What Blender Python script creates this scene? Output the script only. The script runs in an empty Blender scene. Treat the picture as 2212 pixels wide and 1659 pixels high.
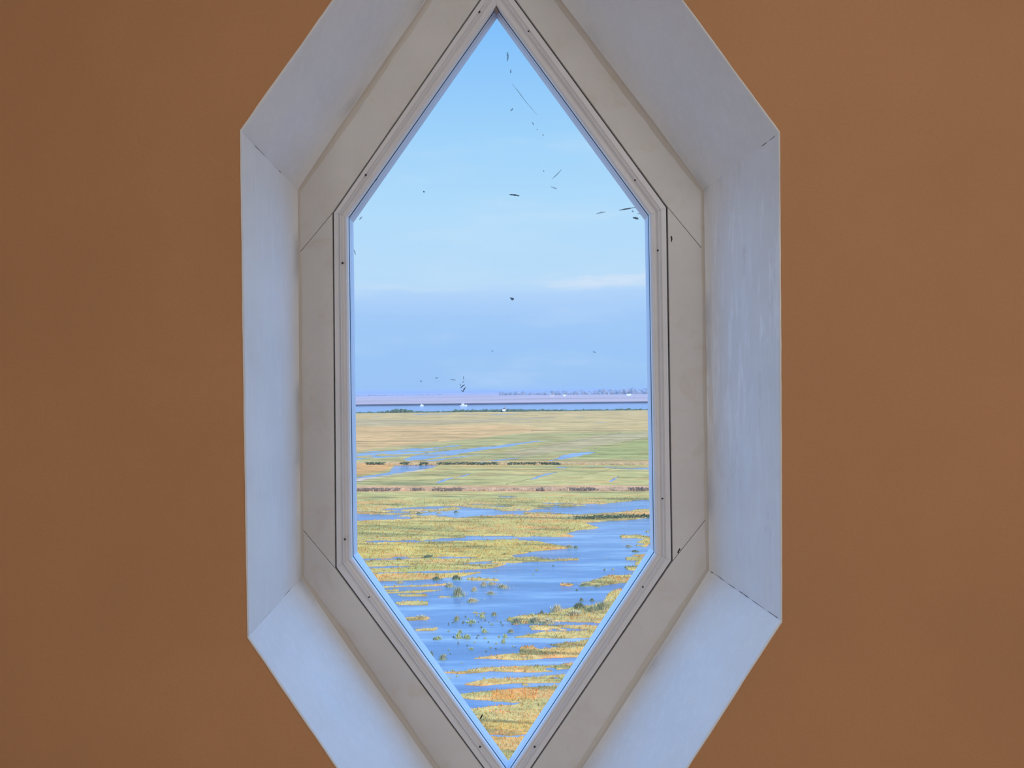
import bpy, bmesh, math, random
import numpy as np
from mathutils import Vector, Matrix

random.seed(7)
RNG = np.random.RandomState(11)
C = bpy.context.scene.collection
SC = bpy.context.scene

# ------------------------------------------------------------------ camera
F = 1736.0                     # focal length in pixels of the 2212 px wide frame
CX, CY = 1106.0, 829.5
EYE = Vector((0.0, 0.0, 1.55))
RZ1_ = 3.3                     # ceiling height
EYE_H = 20.0                   # eye above the meadow outside
GZ = EYE.z - EYE_H             # water level of the meadow
PITCH, ROLL = math.radians(0.54), math.radians(-0.62)
cam_d = bpy.data.cameras.new('camera')
cam = bpy.data.objects.new('camera', cam_d)
C.objects.link(cam)
cam.location = EYE
RM = Matrix.Rotation(math.radians(90) + PITCH, 3, 'X') @ Matrix.Rotation(ROLL, 3, 'Z')
cam.rotation_euler = RM.to_euler()
cam_d.sensor_width = 36.0
cam_d.lens = 36.0 * F / 2212.0
cam_d.clip_start = 0.02
cam_d.clip_end = 60000
SC.camera = cam

def ray(px, py):
    return RM @ Vector(((px - CX) / F, (CY - py) / F, -1.0))

def on_plane(px, py, Y):
    d = ray(px, py)
    t = Y / d.y
    return EYE + d * t

def ground(px, py, z=0.0):
    """where the sight line through a photo pixel meets the meadow (z above water)"""
    d = ray(px, py)
    t = (GZ + z - EYE.z) / d.z
    return EYE + d * t

# ------------------------------------------------------------------ view and world
vs = SC.view_settings
vs.view_transform = 'Standard'
vs.look = 'None'
vs.exposure = 0.0
vs.gamma = 1.0
vs.use_curve_mapping = False
SC.cycles.max_bounces = 10
SC.cycles.diffuse_bounces = 5
SC.cycles.transparent_max_bounces = 24
SC.cycles.volume_bounces = 1
SC.cycles.sample_clamp_indirect = 4.0

def srgb(r, g, b):
    def f(c):
        c /= 255.0
        return c / 12.92 if c <= 0.04045 else ((c + 0.055) / 1.055) ** 2.4
    return (f(r), f(g), f(b), 1.0)

world = bpy.data.worlds.new('sky')
SC.world = world
world.use_nodes = True
wt = world.node_tree
wt.nodes.clear()

class NT:
    """tiny node tree helper"""
    def __init__(s, tree): s.t = tree
    def n(s, kind, **kw):
        nd = s.t.nodes.new(kind)
        for k, v in kw.items():
            setattr(nd, k, v)
        return nd
    def l(s, a, b): s.t.links.new(a, b)
    def val(s, sock, v):
        if hasattr(v, 'links') or isinstance(v, bpy.types.NodeSocket): s.l(v, sock)
        else: sock.default_value = v
    def math(s, op, a, b=0.0, clamp=False):
        m = s.n('ShaderNodeMath', operation=op, use_clamp=clamp)
        s.val(m.inputs[0], a); s.val(m.inputs[1], b)
        return m.outputs[0]
    def noise(s, vec, scale, detail=4, rough=0.55, dist=0.0):
        m = s.n('ShaderNodeTexNoise')
        s.l(vec, m.inputs['Vector'])
        m.inputs['Scale'].default_value = scale
        m.inputs['Detail'].default_value = detail
        m.inputs['Roughness'].default_value = rough
        m.inputs['Distortion'].default_value = dist
        return m.outputs['Fac']
    def mapping(s, vec, scale=(1, 1, 1), rot=(0, 0, 0), loc=(0, 0, 0)):
        m = s.n('ShaderNodeMapping')
        s.l(vec, m.inputs['Vector'])
        m.inputs['Scale'].default_value = scale
        m.inputs['Rotation'].default_value = rot
        m.inputs['Location'].default_value = loc
        return m.outputs['Vector']
    def ramp(s, fac, stops, interp='LINEAR'):
        m = s.n('ShaderNodeValToRGB')
        m.color_ramp.interpolation = interp
        e = m.color_ramp.elements
        while len(e) < len(stops): e.new(0.5)
        for k, (p, c) in enumerate(stops):
            e[k].position = p
            e[k].color = c if len(c) == 4 else (*c, 1.0)
        s.l(fac, m.inputs['Fac'])
        return m.outputs['Color']
    def mix(s, fac, a, b, mode='MIX'):
        m = s.n('ShaderNodeMix', data_type='RGBA', blend_type=mode)
        s.val(m.inputs[0], fac); s.val(m.inputs[6], a); s.val(m.inputs[7], b)
        return m.outputs[2]
    def remap(s, v, a, b, c=0.0, d=1.0, smooth=True):
        m = s.n('ShaderNodeMapRange')
        m.interpolation_type = 'SMOOTHSTEP' if smooth else 'LINEAR'
        s.val(m.inputs['Value'], v)
        m.inputs['From Min'].default_value = a; m.inputs['From Max'].default_value = b
        m.inputs['To Min'].default_value = c; m.inputs['To Max'].default_value = d
        return m.outputs['Result']

W = NT(wt)
tc = W.n('ShaderNodeTexCoord')
sep = W.n('ShaderNodeSeparateXYZ')
W.l(tc.outputs['Generated'], sep.inputs[0])
# height above the horizon in radians, roughly; sight line slope
el = sep.outputs['Z']
clear = W.ramp(W.math('MULTIPLY', el, 1.0), [
    (0.00, srgb(178, 208, 240)), (0.13, srgb(186, 222, 252)), (0.21, srgb(181, 223, 254)),
    (0.30, srgb(163, 214, 254)), (0.43, srgb(128, 192, 254)), (0.60, (0.17, 0.48, 1.0, 1)), (1.0, (0.10, 0.39, 1.0, 1))])
bank = W.ramp(W.math('MULTIPLY', el, 6.0), [
    (0.0, srgb(158, 200, 246)), (0.30, srgb(158, 201, 249)), (0.55, srgb(165, 205, 251)), (0.75, srgb(180, 215, 253)), (1.0, srgb(190, 221, 252))])
wv = W.mapping(tc.outputs['Generated'], scale=(5, 5, 32))
wv2 = W.mapping(tc.outputs['Generated'], scale=(2.2, 2.2, 9))
edge_n = W.noise(wv, 2.0, 5, 0.6)
el_w = W.math('ADD', el, W.math('MULTIPLY', W.math('SUBTRACT', edge_n, 0.5), 0.034))
el_w = W.math('ADD', el_w, W.math('MULTIPLY', sep.outputs['X'], -0.03))
fac_bank = W.remap(el_w, 0.116, 0.142, 1.0, 0.0)
col = W.mix(fac_bank, clear, bank)
# sunlit rim of the low cloud bank
rim = W.math('MULTIPLY', W.remap(el_w, 0.120, 0.132), W.remap(el_w, 0.132, 0.143, 1.0, 0.0))
rim = W.math('MULTIPLY', rim, W.remap(W.noise(wv2, 2.4, 3), 0.35, 0.65))
rim = W.math('MULTIPLY', rim, W.remap(sep.outputs['X'], -0.15, 0.16, 0.25, 0.85))
col = W.mix(rim, col, srgb(222, 234, 250))
veil = W.remap(W.noise(W.mapping(tc.outputs['Generated'], scale=(3, 3, 14)), 1.6, 4), 0.50, 0.78, 0.0, 0.30)
col = W.mix(veil, col, srgb(205, 230, 252))
bg = W.n('ShaderNodeBackground')
# brighter, bluer sky overhead and to either side, away from the hazy low sky ahead
side = W.math('MULTIPLY', W.remap(sep.outputs['Y'], 0.30, 0.84, 1.0, 0.0), W.remap(sep.outputs['Y'], -0.25, 0.05, 0.0, 1.0))
side = W.math('MULTIPLY', side, W.remap(el, -0.05, 0.05, 0.0, 1.0))
W.l(W.math('ADD', W.remap(el, 0.44, 0.85, 1.0, 4.2), W.math('MULTIPLY', side, 2.7)), bg.inputs['Strength'])
W.l(W.mix(W.math('MULTIPLY', side, 0.8), col, (0.15, 0.46, 1.0, 1)), bg.inputs['Color'])
wo = W.n('ShaderNodeOutputWorld')
W.l(bg.outputs[0], wo.inputs['Surface'])

sun_d = bpy.data.lights.new('sun', 'SUN')
sun_d.energy = 3.6
sun_d.angle = math.radians(0.6)
sun_d.color = (1.0, 0.93, 0.80)
sun = bpy.data.objects.new('sun', sun_d)
C.objects.link(sun)
sun.rotation_euler = Vector((-0.50, 0.72, -0.58)).to_track_quat('-Z', 'Y').to_euler()

# added fill lamp, unseen behind the camera to the right (its housing is built with the room)
FILL_LAMP = Vector((1.45, -1.0, RZ1_ - 0.12))
al = bpy.data.lights.new('added_fill_glow', 'AREA')
al.shape = 'DISK'; al.size = 1.3
al.energy = 38.0
al.color = (0.93, 0.975, 1.0)
alo = bpy.data.objects.new('added_fill_glow', al)
C.objects.link(alo)
alo.location = FILL_LAMP + Vector((0, 0, -0.03))
alo.rotation_euler = Vector((-0.10, 0.45, -1)).to_track_quat('-Z', 'Y').to_euler()

# fill light added in an invented, unseen opening of wall_left, behind the camera
a2 = bpy.data.lights.new('side_fill_light', 'AREA')
a2.shape = 'RECTANGLE'; a2.size = 1.5; a2.size_y = 1.3
a2.energy = 19.0
a2.color = (1.0, 0.98, 0.95)
a2o = bpy.data.objects.new('side_fill_light', a2)
C.objects.link(a2o)
a2o.location = (-2.14, -1.55, 1.05)
a2o.rotation_euler = Vector((1, 0.25, 0.05)).to_track_quat('-Z', 'Z').to_euler()

# ------------------------------------------------------------------ helpers
def link(o, parent=None):
    C.objects.link(o)
    if parent: o.parent = parent
    return o

def mesh_obj(name, verts, faces, mat, parent=None, smooth=False):
    me = bpy.data.meshes.new(name)
    me.from_pydata([tuple(v) for v in verts], [], faces)
    if mat:
        for m in (mat if isinstance(mat, (list, tuple)) else [mat]): me.materials.append(m)
    if smooth:
        me.polygons.foreach_set('use_smooth', [True] * len(me.polygons))
    me.update()
    return link(bpy.data.objects.new(name, me), parent)

def bm_obj(name, bm, mat, parent=None, smooth=False):
    me = bpy.data.meshes.new(name)
    bm.to_mesh(me); bm.free()
    if mat: me.materials.append(mat)
    if smooth: me.polygons.foreach_set('use_smooth', [True] * len(me.polygons))
    return link(bpy.data.objects.new(name, me), parent)

def box(bm, lo, hi, M=None):
    vs_ = [bm.verts.new((x, y, z)) for x in (lo[0], hi[0]) for y in (lo[1], hi[1]) for z in (lo[2], hi[2])]
    for f in ((0, 1, 3, 2), (4, 6, 7, 5), (0, 4, 5, 1), (2, 3, 7, 6), (0, 2, 6, 4), (1, 5, 7, 3)):
        bm.faces.new([vs_[i] for i in f])
    if M is not None: bmesh.ops.transform(bm, matrix=M, verts=vs_)
    return vs_

def empty(name, loc=(0, 0, 0)):
    o = bpy.data.objects.new(name, None)
    o.location = loc
    return link(o)

def tag(o, label=None, cat=None, group=None, kind=None):
    if label: o['label'] = label
    if cat: o['category'] = cat
    if group: o['group'] = group
    if kind: o['kind'] = kind
    return o

def new_mat(name, rough=0.6, spec=0.5):
    m = bpy.data.materials.new(name)
    m.use_nodes = True
    T = NT(m.node_tree)
    b = m.node_tree.nodes['Principled BSDF']
    b.inputs['Roughness'].default_value = rough
    b.inputs['Specular IOR Level'].default_value = spec
    tc_ = T.n('ShaderNodeTexCoord')
    return m, T, b, tc_.outputs['Object']

def plain(name, col, rough=0.6, var=0.12, scale=8.0, spec=0.4):
    m, T, b, P = new_mat(name, rough, spec)
    n = T.noise(P, scale, 4)
    c2 = tuple(c * (1 - var) for c in col[:3]) + (1,)
    c3 = tuple(min(1, c * (1 + var)) for c in col[:3]) + (1,)
    T.l(T.ramp(n, [(0.3, c2), (0.7, c3)]), b.inputs['Base Color'])
    return m

def bump(T, b, h, strength, dist=0.01):
    bp = T.n('ShaderNodeBump')
    bp.inputs['Strength'].default_value = strength
    bp.inputs['Distance'].default_value = dist
    T.l(h, bp.inputs['Height'])
    T.l(bp.outputs['Normal'], b.inputs['Normal'])

# ------------------------------------------------------------------ materials, indoors
def mat_wall():
    m, T, b, P = new_mat('ochre_paint', 0.75, 0.25)
    big = T.noise(P, 2.3, 3)
    fine = T.noise(P, 260, 3, 0.7)
    c = T.ramp(big, [(0.3, (0.49, 0.255, 0.125, 1)), (0.7, (0.55, 0.285, 0.140, 1))])
    c = T.mix(T.remap(fine, 0.35, 0.65, 0.0, 0.16), c, (0.42, 0.18, 0.07, 1))
    T.l(c, b.inputs['Base Color'])
    h = T.math('ADD', T.math('MULTIPLY', fine, 0.6), T.math('MULTIPLY', T.noise(P, 38, 4), 0.8))
    bump(T, b, h, 0.25, 0.002)
    return m

def mat_plaster(patchy=0.0):
    m, T, b, P = new_mat('white_reveal_paint', 0.55, 0.35)
    soft = T.noise(P, 6.0, 4, 0.6)
    c = T.ramp(soft, [(0.30, (0.75, 0.765, 0.78, 1)), (0.70, (0.82, 0.835, 0.85, 1))])
    streak = T.noise(T.mapping(P, scale=(55, 55, 5)), 1.6, 5, 0.65, 0.6)
    amt = 0.5
    if patchy:
        area = T.noise(T.mapping(P, scale=(9, 9, 3.5)), 1.3, 4, 0.7)
        spz = T.n('ShaderNodeSeparateXYZ'); T.l(P, spz.inputs[0])
        zb = T.math('MULTIPLY', T.remap(spz.outputs['Z'], 1.38, 1.56), T.remap(spz.outputs['Z'], 1.84, 1.94, 1.0, 0.0))
        amt = T.math('MULTIPLY', T.remap(area, 0.40, 0.54, 0.25, 1.0), T.math('ADD', T.math('MULTIPLY', zb, 0.8), 0.25), clamp=True)
        s2 = T.remap(streak, 0.50, 0.60)
        c = T.mix(T.math('MULTIPLY', s2, amt), c, (0.87, 0.90, 0.93, 1))
        s3 = T.remap(T.noise(T.mapping(P, scale=(40, 40, 9), loc=(3, 1, 7)), 1.0, 4, 0.7), 0.58, 0.70, 0.0, patchy)
        c = T.mix(s3, c, (0.68, 0.65, 0.66, 1))
    else:
        s2 = T.remap(streak, 0.48, 0.66, 0.0, 0.35)
        c = T.mix(s2, c, (0.85, 0.87, 0.90, 1))
    T.l(c, b.inputs['Base Color'])
    h = T.math('ADD', T.math('MULTIPLY', streak, 0.5), T.math('MULTIPLY', T.noise(P, 30, 5), 0.7))
    bump(T, b, h, 0.35, 0.002)
    return m

def mat_frame(name, col, stain=0.0):
    m, T, b, P = new_mat(name, 0.42, 0.4)
    n = T.noise(T.mapping(P, scale=(9, 9, 9)), 1.0, 4, 0.6)
    c2 = tuple(c * 0.93 for c in col[:3]) + (1,)
    c = T.ramp(n, [(0.3, c2), (0.7, col)])
    if stain:
        s = T.remap(T.noise(P, 13, 5, 0.65, 0.8), 0.50, 0.74, 0.0, stain)
        c = T.mix(s, c, (0.56, 0.47, 0.36, 1))
    T.l(c, b.inputs['Base Color'])
    bump(T, b, T.noise(P, 70, 4), 0.12, 0.001)
    return m

M_WALL = mat_wall()
M_REV = mat_plaster()
M_REV_PATCH = mat_plaster(0.5)
M_CASE = mat_frame('casing_paint', (0.70, 0.69, 0.68, 1), 0.35)
M_JOINT_SHADE = mat_frame('joint_shade_tint', (0.60, 0.565, 0.52, 1), 0.5)  # brown shade along the reveal joint, put into the colour
M_BEAD = mat_frame('bead_paint', (0.76, 0.76, 0.79, 1), 0.0)
M_SASH = mat_frame('sash_paint', (0.66, 0.56, 0.58, 1))
M_GASKET = plain('dark_gasket', (0.03, 0.04, 0.06, 1), 0.5)
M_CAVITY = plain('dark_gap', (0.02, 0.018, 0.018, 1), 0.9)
M_NAIL = plain('nail_steel', (0.03, 0.028, 0.03, 1), 0.5)
M_CEIL = plain('ceiling_paint', (0.80, 0.79, 0.77, 1), 0.8, 0.03, 2)
M_FLOOR = plain('floor_boards', (0.58, 0.49, 0.38, 1), 0.5, 0.12, 3)
M_SIDE = plain('side_wall_paint', (0.66, 0.52, 0.40, 1), 0.8, 0.04, 2)
M_OUT = plain('outer_masonry', (0.45, 0.30, 0.22, 1), 0.9, 0.2, 6)

mg = bpy.data.materials.new('window_glass')
mg.use_nodes = True
G = NT(mg.node_tree)
mg.node_tree.nodes.remove(mg.node_tree.nodes['Principled BSDF'])
go = mg.node_tree.nodes['Material Output']
tr = G.n('ShaderNodeBsdfTransparent'); tr.inputs[0].default_value = (0.985, 0.99, 0.99, 1)
gl = G.n('ShaderNodeBsdfGlossy'); gl.inputs['Roughness'].default_value = 0.02
fr = G.n('ShaderNodeFresnel'); fr.inputs['IOR'].default_value = 1.35
mx = G.n('ShaderNodeMixShader')
G.l(fr.outputs[0], mx.inputs[0]); G.l(tr.outputs[0], mx.inputs[1]); G.l(gl.outputs[0], mx.inputs[2])
G.l(mx.outputs[0], go.inputs['Surface'])

# ------------------------------------------------------------------ wall, reveal and window
YW, YF, YG, YO = 1.42, 1.62, 1.637, 1.682     # wall face, casing face, glass, outer face of the frame
# corners in order: top apex, right upper, right lower, bottom apex, left lower, left upper
OUT = [(1091, -520), (1682, 288), (1687, 1340), (1118, 2228), (537, 1375), (521, 284)]
INN = [(1058, -192), (1518, 412), (1529, 1230), (1103, 1889), (652, 1246), (645, 412)]
GRV = [(1074, -56), (1442, 447), (1453, 1212), (1098, 1734), (724, 1228), (718, 460)]   # dark groove round the bead
BIN = [(1072, 9), (1404, 462), (1416, 1196), (1098, 1675), (759, 1205), (750, 467)]     # bead's inner edge

def hexa(pts, Y):
    return [on_plane(x, y, Y) for x, y in pts]

outer = hexa(OUT, YW)
inner = hexa(INN, YF)
groove = hexa(GRV, YF)
bead_in = hexa(BIN, YF)

# front wall: a slab with the hexagonal opening
def wall_with_hole(name, hole, Y0, Y1, x0, x1, z0, z1, mat, mat2):
    vsx, fs = [], []
    zt, zb = hole[0], hole[3]
    for Y in (Y0, Y1):
        b0 = len(vsx)
        vsx += [(p.x, Y, p.z) for p in hole]
        vsx += [(zt.x, Y, z1), (x1, Y, z1), (x1, Y, z0), (zb.x, Y, z0), (x0, Y, z0), (x0, Y, z1)]
        fs.append([b0 + i for i in (6, 7, 8, 9, 3, 2, 1, 0)])
        fs.append([b0 + i for i in (6, 0, 5, 4, 3, 9, 10, 11)])
    for i in range(6):
        j = (i + 1) % 6
        fs.append([i, j, 12 + j, 12 + i])
    rim_ = [6, 7, 8, 9, 10, 11]
    for i in range(6):
        a, b_ = rim_[i], rim_[(i + 1) % 6]
        fs.append([a, b_, 12 + b_, 12 + a])
    o = mesh_obj(name, vsx, fs, [mat, mat2])
    for k in (2, 3): o.data.polygons[k].material_index = 1
    bm = bmesh.new(); bm.from_mesh(o.data)
    bmesh.ops.recalc_face_normals(bm, faces=bm.faces)
    bm.to_mesh(o.data); bm.free()
    return tag(o, kind='structure')

RX0, RX1, RZ1, RY0 = -2.1, 2.25, 3.3, -3.0
wall_with_hole('wall_front', outer, YW, YO + 0.02, RX0, RX1, 0.0, RZ1, M_WALL, M_OUT)

def slab(name, lo, hi, mat):
    bm = bmesh.new(); box(bm, lo, hi)
    bmesh.ops.recalc_face_normals(bm, faces=bm.faces)
    return tag(bm_obj(name, bm, mat), kind='structure')
slab('floor', (RX0 - .2, RY0 - .2, -0.2), (RX1 + .2, YO + .02, 0), M_FLOOR)
slab('ceiling', (RX0 - .2, RY0 - .2, RZ1), (RX1 + .2, YO + .02, RZ1 + .2), M_CEIL)
bm = bmesh.new()  # left wall, with an opening invented for the side fill light
for lo, hi in (((RX0 - .2, RY0 - .2, 0), (RX0, YO + .02, 0.35)), ((RX0 - .2, RY0 - .2, 1.75), (RX0, YO + .02, RZ1)),
               ((RX0 - .2, RY0 - .2, 0.35), (RX0, -2.35, 1.75)), ((RX0 - .2, -0.75, 0.35), (RX0, YO + .02, 1.75))):
    box(bm, lo, hi)
bmesh.ops.recalc_face_normals(bm, faces=bm.faces)
tag(bm_obj('wall_left', bm, M_SIDE), kind='structure')
slab('wall_back', (RX0, RY0 - .2, 0), (RX1, RY0, RZ1), M_SIDE)
slab('wall_right', (RX1, RY0 - .2, 0), (RX1 + .2, YO + .02, RZ1), M_SIDE)
cl = empty('added_fill_lamp', (FILL_LAMP.x, FILL_LAMP.y, RZ1))  # unseen housing added around the fill lamp
tag(cl, 'round white fill light added unseen behind the camera', 'lamp')
bm = bmesh.new()
bmesh.ops.create_cone(bm, cap_ends=False, segments=48, radius1=0.70, radius2=0.70, depth=0.10)
bmesh.ops.translate(bm, vec=(0, 0, -0.05), verts=bm.verts)
bmesh.ops.solidify(bm, geom=bm.faces[:], thickness=0.01)
bm_obj('housing', bm, M_CEIL, cl)
bm = bmesh.new()
bmesh.ops.create_circle(bm, cap_ends=True, segments=48, radius=0.68)
bmesh.ops.translate(bm, vec=(0, 0, -0.06), verts=bm.verts)
bm_obj('reflector', bm, M_CEIL, cl)

# the window
win = empty('window_1', (0, YF, EYE.z))
tag(win, kind='structure')
def to_win(o):
    o.parent = win
    o.matrix_parent_inverse = Matrix.Translation(-Vector(win.location))
    return o

def lerp(a, b, t): return a + (b - a) * t

def hnoise(u, v, s):
    return (math.sin(u * 3.1 + s * 1.7) * math.cos(v * 2.3 + s) + 0.5 * math.sin(u * 7.3 + v * 3.9 + s * 2.1) + 0.3 * math.sin(u * 15.1 - v * 6.0 + s))

# six plastered reveal faces between the wall face and the casing, rolled over at the wall, hollow at the casing
cent = (inner[0] + inner[3]) * 0.5
NSEG, fil = 48, 14
for i in range(6):
    j = (i + 1) % 6
    vertical = i in (1, 4)
    rows = []
    for s in range(NSEG + 1):
        t = s / NSEG
        e_ = 1.0 if i in (0, 3) else 0.0
        dc = (1 - t) if i in (0, 3) else t            # distance to the waist corner of a slanting face
        hollow = 0.004 if vertical else 0.004 + 0.004 * min(1.0, dc / 0.22)
        A, B = lerp(outer[i], outer[j], t), lerp(inner[i], inner[j], t)
        inward = lerp(groove[i], groove[j], t) - B
        inward.y = 0
        inward.normalize()
        d = (A - B)
        L = d.length
        dn = d / L
        row = []
        # arris: a narrow lap of paint on the wall face
        outw = Vector((A.x - cent.x, 0, A.z - cent.z)).normalized()
        wob = 0.0004 * hnoise(t * 9, 0, i * 5.0)
        row.append(A + outw * (0.0030 + wob) + Vector((0, -0.0003, 0)))
        row.append(A + outw * (0.0026 + wob) + Vector((0, -0.0016, 0)))
        row.append(A + outw * 0.0004 + Vector((0, -0.0018, 0)))
        row.append(A + dn * -0.0035 + Vector((0, -0.0002, 0)))
        hl = hollow * 1.6
        for k in range(1, 9):
            p = lerp(A, B + dn * hl, k / 8)
            nrm = inward.copy()
            p = p + nrm * (0.0010 * hnoise(t * 5, k * .7, i * 3.0))
            row.append(p)
        # hollow: quadratic from the reveal plane to the casing plane
        P0, P1, P2 = B + dn * hl, B, B + inward * hollow * (1.0 + 0.16 * hnoise(t * 6, 1, i))
        for k in range(1, fil + 1):
            q = k / fil
            row.append(P0 * (1 - q) ** 2 + P1 * 2 * q * (1 - q) + P2 * q * q + Vector((0, -0.0004, 0)))
        rows.append(row)
    n = len(rows[0])
    vv = [p for r in rows for p in r]
    ff = [[s * n + k, (s + 1) * n + k, (s + 1) * n + k + 1, s * n + k + 1] for s in range(NSEG) for k in range(n - 1)]
    o = mesh_obj('reveal_panel', vv, ff, [M_REV_PATCH if i == 1 else M_REV, M_JOINT_SHADE], smooth=True)
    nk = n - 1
    o.data.polygons.foreach_set('material_index', [1 if (q_ % nk) > 11 + 2 else 0 for q_ in range(len(ff))])  # strip at the casing takes the painted joint shade
    to_win(o)

# six casing boards round the groove
def poly_prism(name, pts, Y0, Y1, mat, bev=0.0012):
    bm = bmesh.new()
    a = [bm.verts.new((p.x, Y0, p.z)) for p in pts]
    b_ = [bm.verts.new((p.x, Y1, p.z)) for p in pts]
    n = len(pts)
    bm.faces.new(a); bm.faces.new(b_[::-1])
    for i in range(n):
        j = (i + 1) % n
        bm.faces.new([a[j], a[i], b_[i], b_[j]])
    bmesh.ops.recalc_face_normals(bm, faces=bm.faces)
    if bev:
        bmesh.ops.bevel(bm, geom=[e for e in bm.edges if abs(e.verts[0].co.y - Y0) < 1e-6 and abs(e.verts[1].co.y - Y0) < 1e-6],
                        offset=bev, segments=2, affect='EDGES', profile=0.6)
    return bm_obj(name, bm, mat)

def far_out(i, px):     # outside edge of the boards, hidden behind the plaster
    return on_plane(px[0], px[1], YF)
# joint ends on the plaster side: the side boards are cut short, the joints slant
JOIN = [(1056, -250), (1556, 585), (1560, 1078), (1102, 1950), (600, 1080), (602, 600)]
JO = hexa(JOIN, YF)
CORN = hexa([(0, 0), (1556, 380), (1562, 1262), (0, 0), (612, 1290), (606, 372)], YF)
gap = 0.0004
def shrink(pts, g):
    c = sum(pts, Vector((0, 0, 0))) / len(pts)
    out = []
    n = len(pts)
    for k in range(n):
        p, a, b_ = pts[k], pts[k - 1], pts[(k + 1) % n]
        u, v = (a - p).normalized(), (b_ - p).normalized()
        s_ = abs(u.x * v.z - u.z * v.x) or 1
        out.append(p + (u + v) * (g / s_))
    return out
boards = [
    [groove[0], groove[1], JO[1], CORN[1], JO[0]],
    [groove[1], groove[2], JO[2], JO[1]],
    [groove[2], groove[3], JO[3], CORN[2], JO[2]],
    [groove[3], groove[4], JO[4], CORN[4], JO[3]],
    [groove[4], groove[5], JO[5], JO[4]],
    [groove[5], groove[0], JO[0], CORN[5], JO[5]]]
for bd in boards:
    to_win(poly_prism('casing_board', shrink(bd, gap), YF, YF + 0.028, M_CASE))
# dark hollow behind joints and groove
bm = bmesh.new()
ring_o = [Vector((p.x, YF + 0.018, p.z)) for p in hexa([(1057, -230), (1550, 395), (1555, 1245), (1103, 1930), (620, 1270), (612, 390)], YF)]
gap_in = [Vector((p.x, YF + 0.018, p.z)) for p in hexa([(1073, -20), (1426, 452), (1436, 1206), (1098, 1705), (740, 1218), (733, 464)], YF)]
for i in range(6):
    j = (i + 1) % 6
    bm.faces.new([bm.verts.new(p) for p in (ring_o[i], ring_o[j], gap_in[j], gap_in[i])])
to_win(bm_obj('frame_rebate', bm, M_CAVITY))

# glazing beads: one profile mitred round the six corners.  (t across from groove to inner edge, depth)
prof = [(0.0, 0.020), (0.0, 0.0010), (0.03, 0.0002), (0.30, 0.0000), (0.34, 0.0014), (0.40, 0.0022), (0.44, -0.0002), (0.49, -0.0008),
        (0.54, 0.0006), (0.60, 0.0030), (0.68, 0.0040), (0.78, 0.0034), (0.82, 0.0016), (0.88, 0.0012), (0.95, 0.0024), (0.99, 0.0050),
        (1.0, 0.0090), (1.0, 0.0165)]
gb = [lerp(groove[k], bead_in[k], 0.085) for k in range(6)]    # the bead starts a gap away from the groove's outer edge
beads = []
for i in range(6):
    j = (i + 1) % 6
    vv, ff = [], []
    for c0 in (i, j):
        for t, d in prof:
            p = lerp(gb[c0], bead_in[c0], t)
            d = d * 1.5 if 0.02 < t < 0.97 else d
            # hairline at the mitre
            e = (gb[j] - gb[i]).normalized() * (0.00012 if c0 == i else -0.00012)
            vv.append(p + e + Vector((0, d, 0)))
    n = len(prof)
    for k in range(n - 1):
        ff.append([k, k + 1, n + k + 1, n + k])
    o = mesh_obj('glazing_bead', vv, ff, M_BEAD)
    beads.append(to_win(o))

# dark nail heads in the beads
nails = [(5, 790, 378), (4, 740, 568), (4, 745, 1165), (3, 797, 1290), (3, 1037, 1613), (2, 1155, 1613), (2, 1389, 1268),
         (1, 1431, 1077), (1, 1421, 541), (0, 1372, 389), (0, 1141, 68), (5, 1036, 26)]
proto = None
for bi, x, y in nails:
    p = on_plane(x, y, YF + 0.0006)
    if proto is None:
        bm = bmesh.new()
        bmesh.ops.create_uvsphere(bm, u_segments=12, v_segments=6, radius=0.0022)
        bmesh.ops.scale(bm, vec=(1, 0.9, 1), verts=bm.verts)
        o = bm_obj('nail_head', bm, M_NAIL, smooth=True); proto = o
    else:
        o = proto.copy(); C.objects.link(o)
    o.location = (0, 0, 0)
    o.parent = beads[bi]
    o.matrix_parent_inverse = beads[bi].matrix_parent_inverse.inverted() @ Matrix.Identity(4)
    o.matrix_parent_inverse = Matrix.Identity(4)
    o.location = p

# sash (outer part of the frame seen through the glass) and gasket
def ring_tube(name, ringA, YA, ringB, YB, mat):
    vv = [(p.x, YA, p.z) for p in ringA] + [(p.x, YB, p.z) for p in ringB]
    ff = [[i, (i + 1) % 6, 6 + (i + 1) % 6, 6 + i] for i in range(6)]
    return mesh_obj(name, vv, ff, mat)
def grow(ring, g):
    """offset a hexagon outwards by g (metres)"""
    out = []
    for k in range(6):
        p, a, b_ = ring[k], ring[k - 1], ring[(k + 1) % 6]
        u, v = (p - a).normalized(), (p - b_).normalized()
        s_ = abs(u.x * v.z - u.z * v.x)
        out.append(p + (u + v) * (g / s_))
    return out
bi_g = [Vector((p.x, 0, p.z)) for p in bead_in]
gk = ring_tube('gasket', grow(bi_g, -0.0002), YG - 0.0030, grow(bi_g, -0.0012), YG - 0.0006, M_GASKET)
to_win(gk)
r0, r1 = grow(bi_g, 0.0006), grow(bi_g, 0.0002)
vv, ff = [], []
secs = [(grow(bi_g, 0.0008), YG + 0.0006), (grow(bi_g, 0.0006), YG + 0.018), (grow(bi_g, -0.0002), YG + 0.0195), (grow(bi_g, -0.0004), YO),
        (grow(bi_g, 0.07), YO + 0.001), (grow(bi_g, 0.07), YG + 0.001)]
for ring, Y in secs: vv += [(p.x, Y, p.z) for p in ring]
for s in range(len(secs) - 1):
    for i in range(6):
        j = (i + 1) % 6
        ff.append([s * 6 + i, s * 6 + j, s * 6 + 6 + j, s * 6 + 6 + i])
to_win(mesh_obj('sash', vv, ff, M_SASH))
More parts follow.
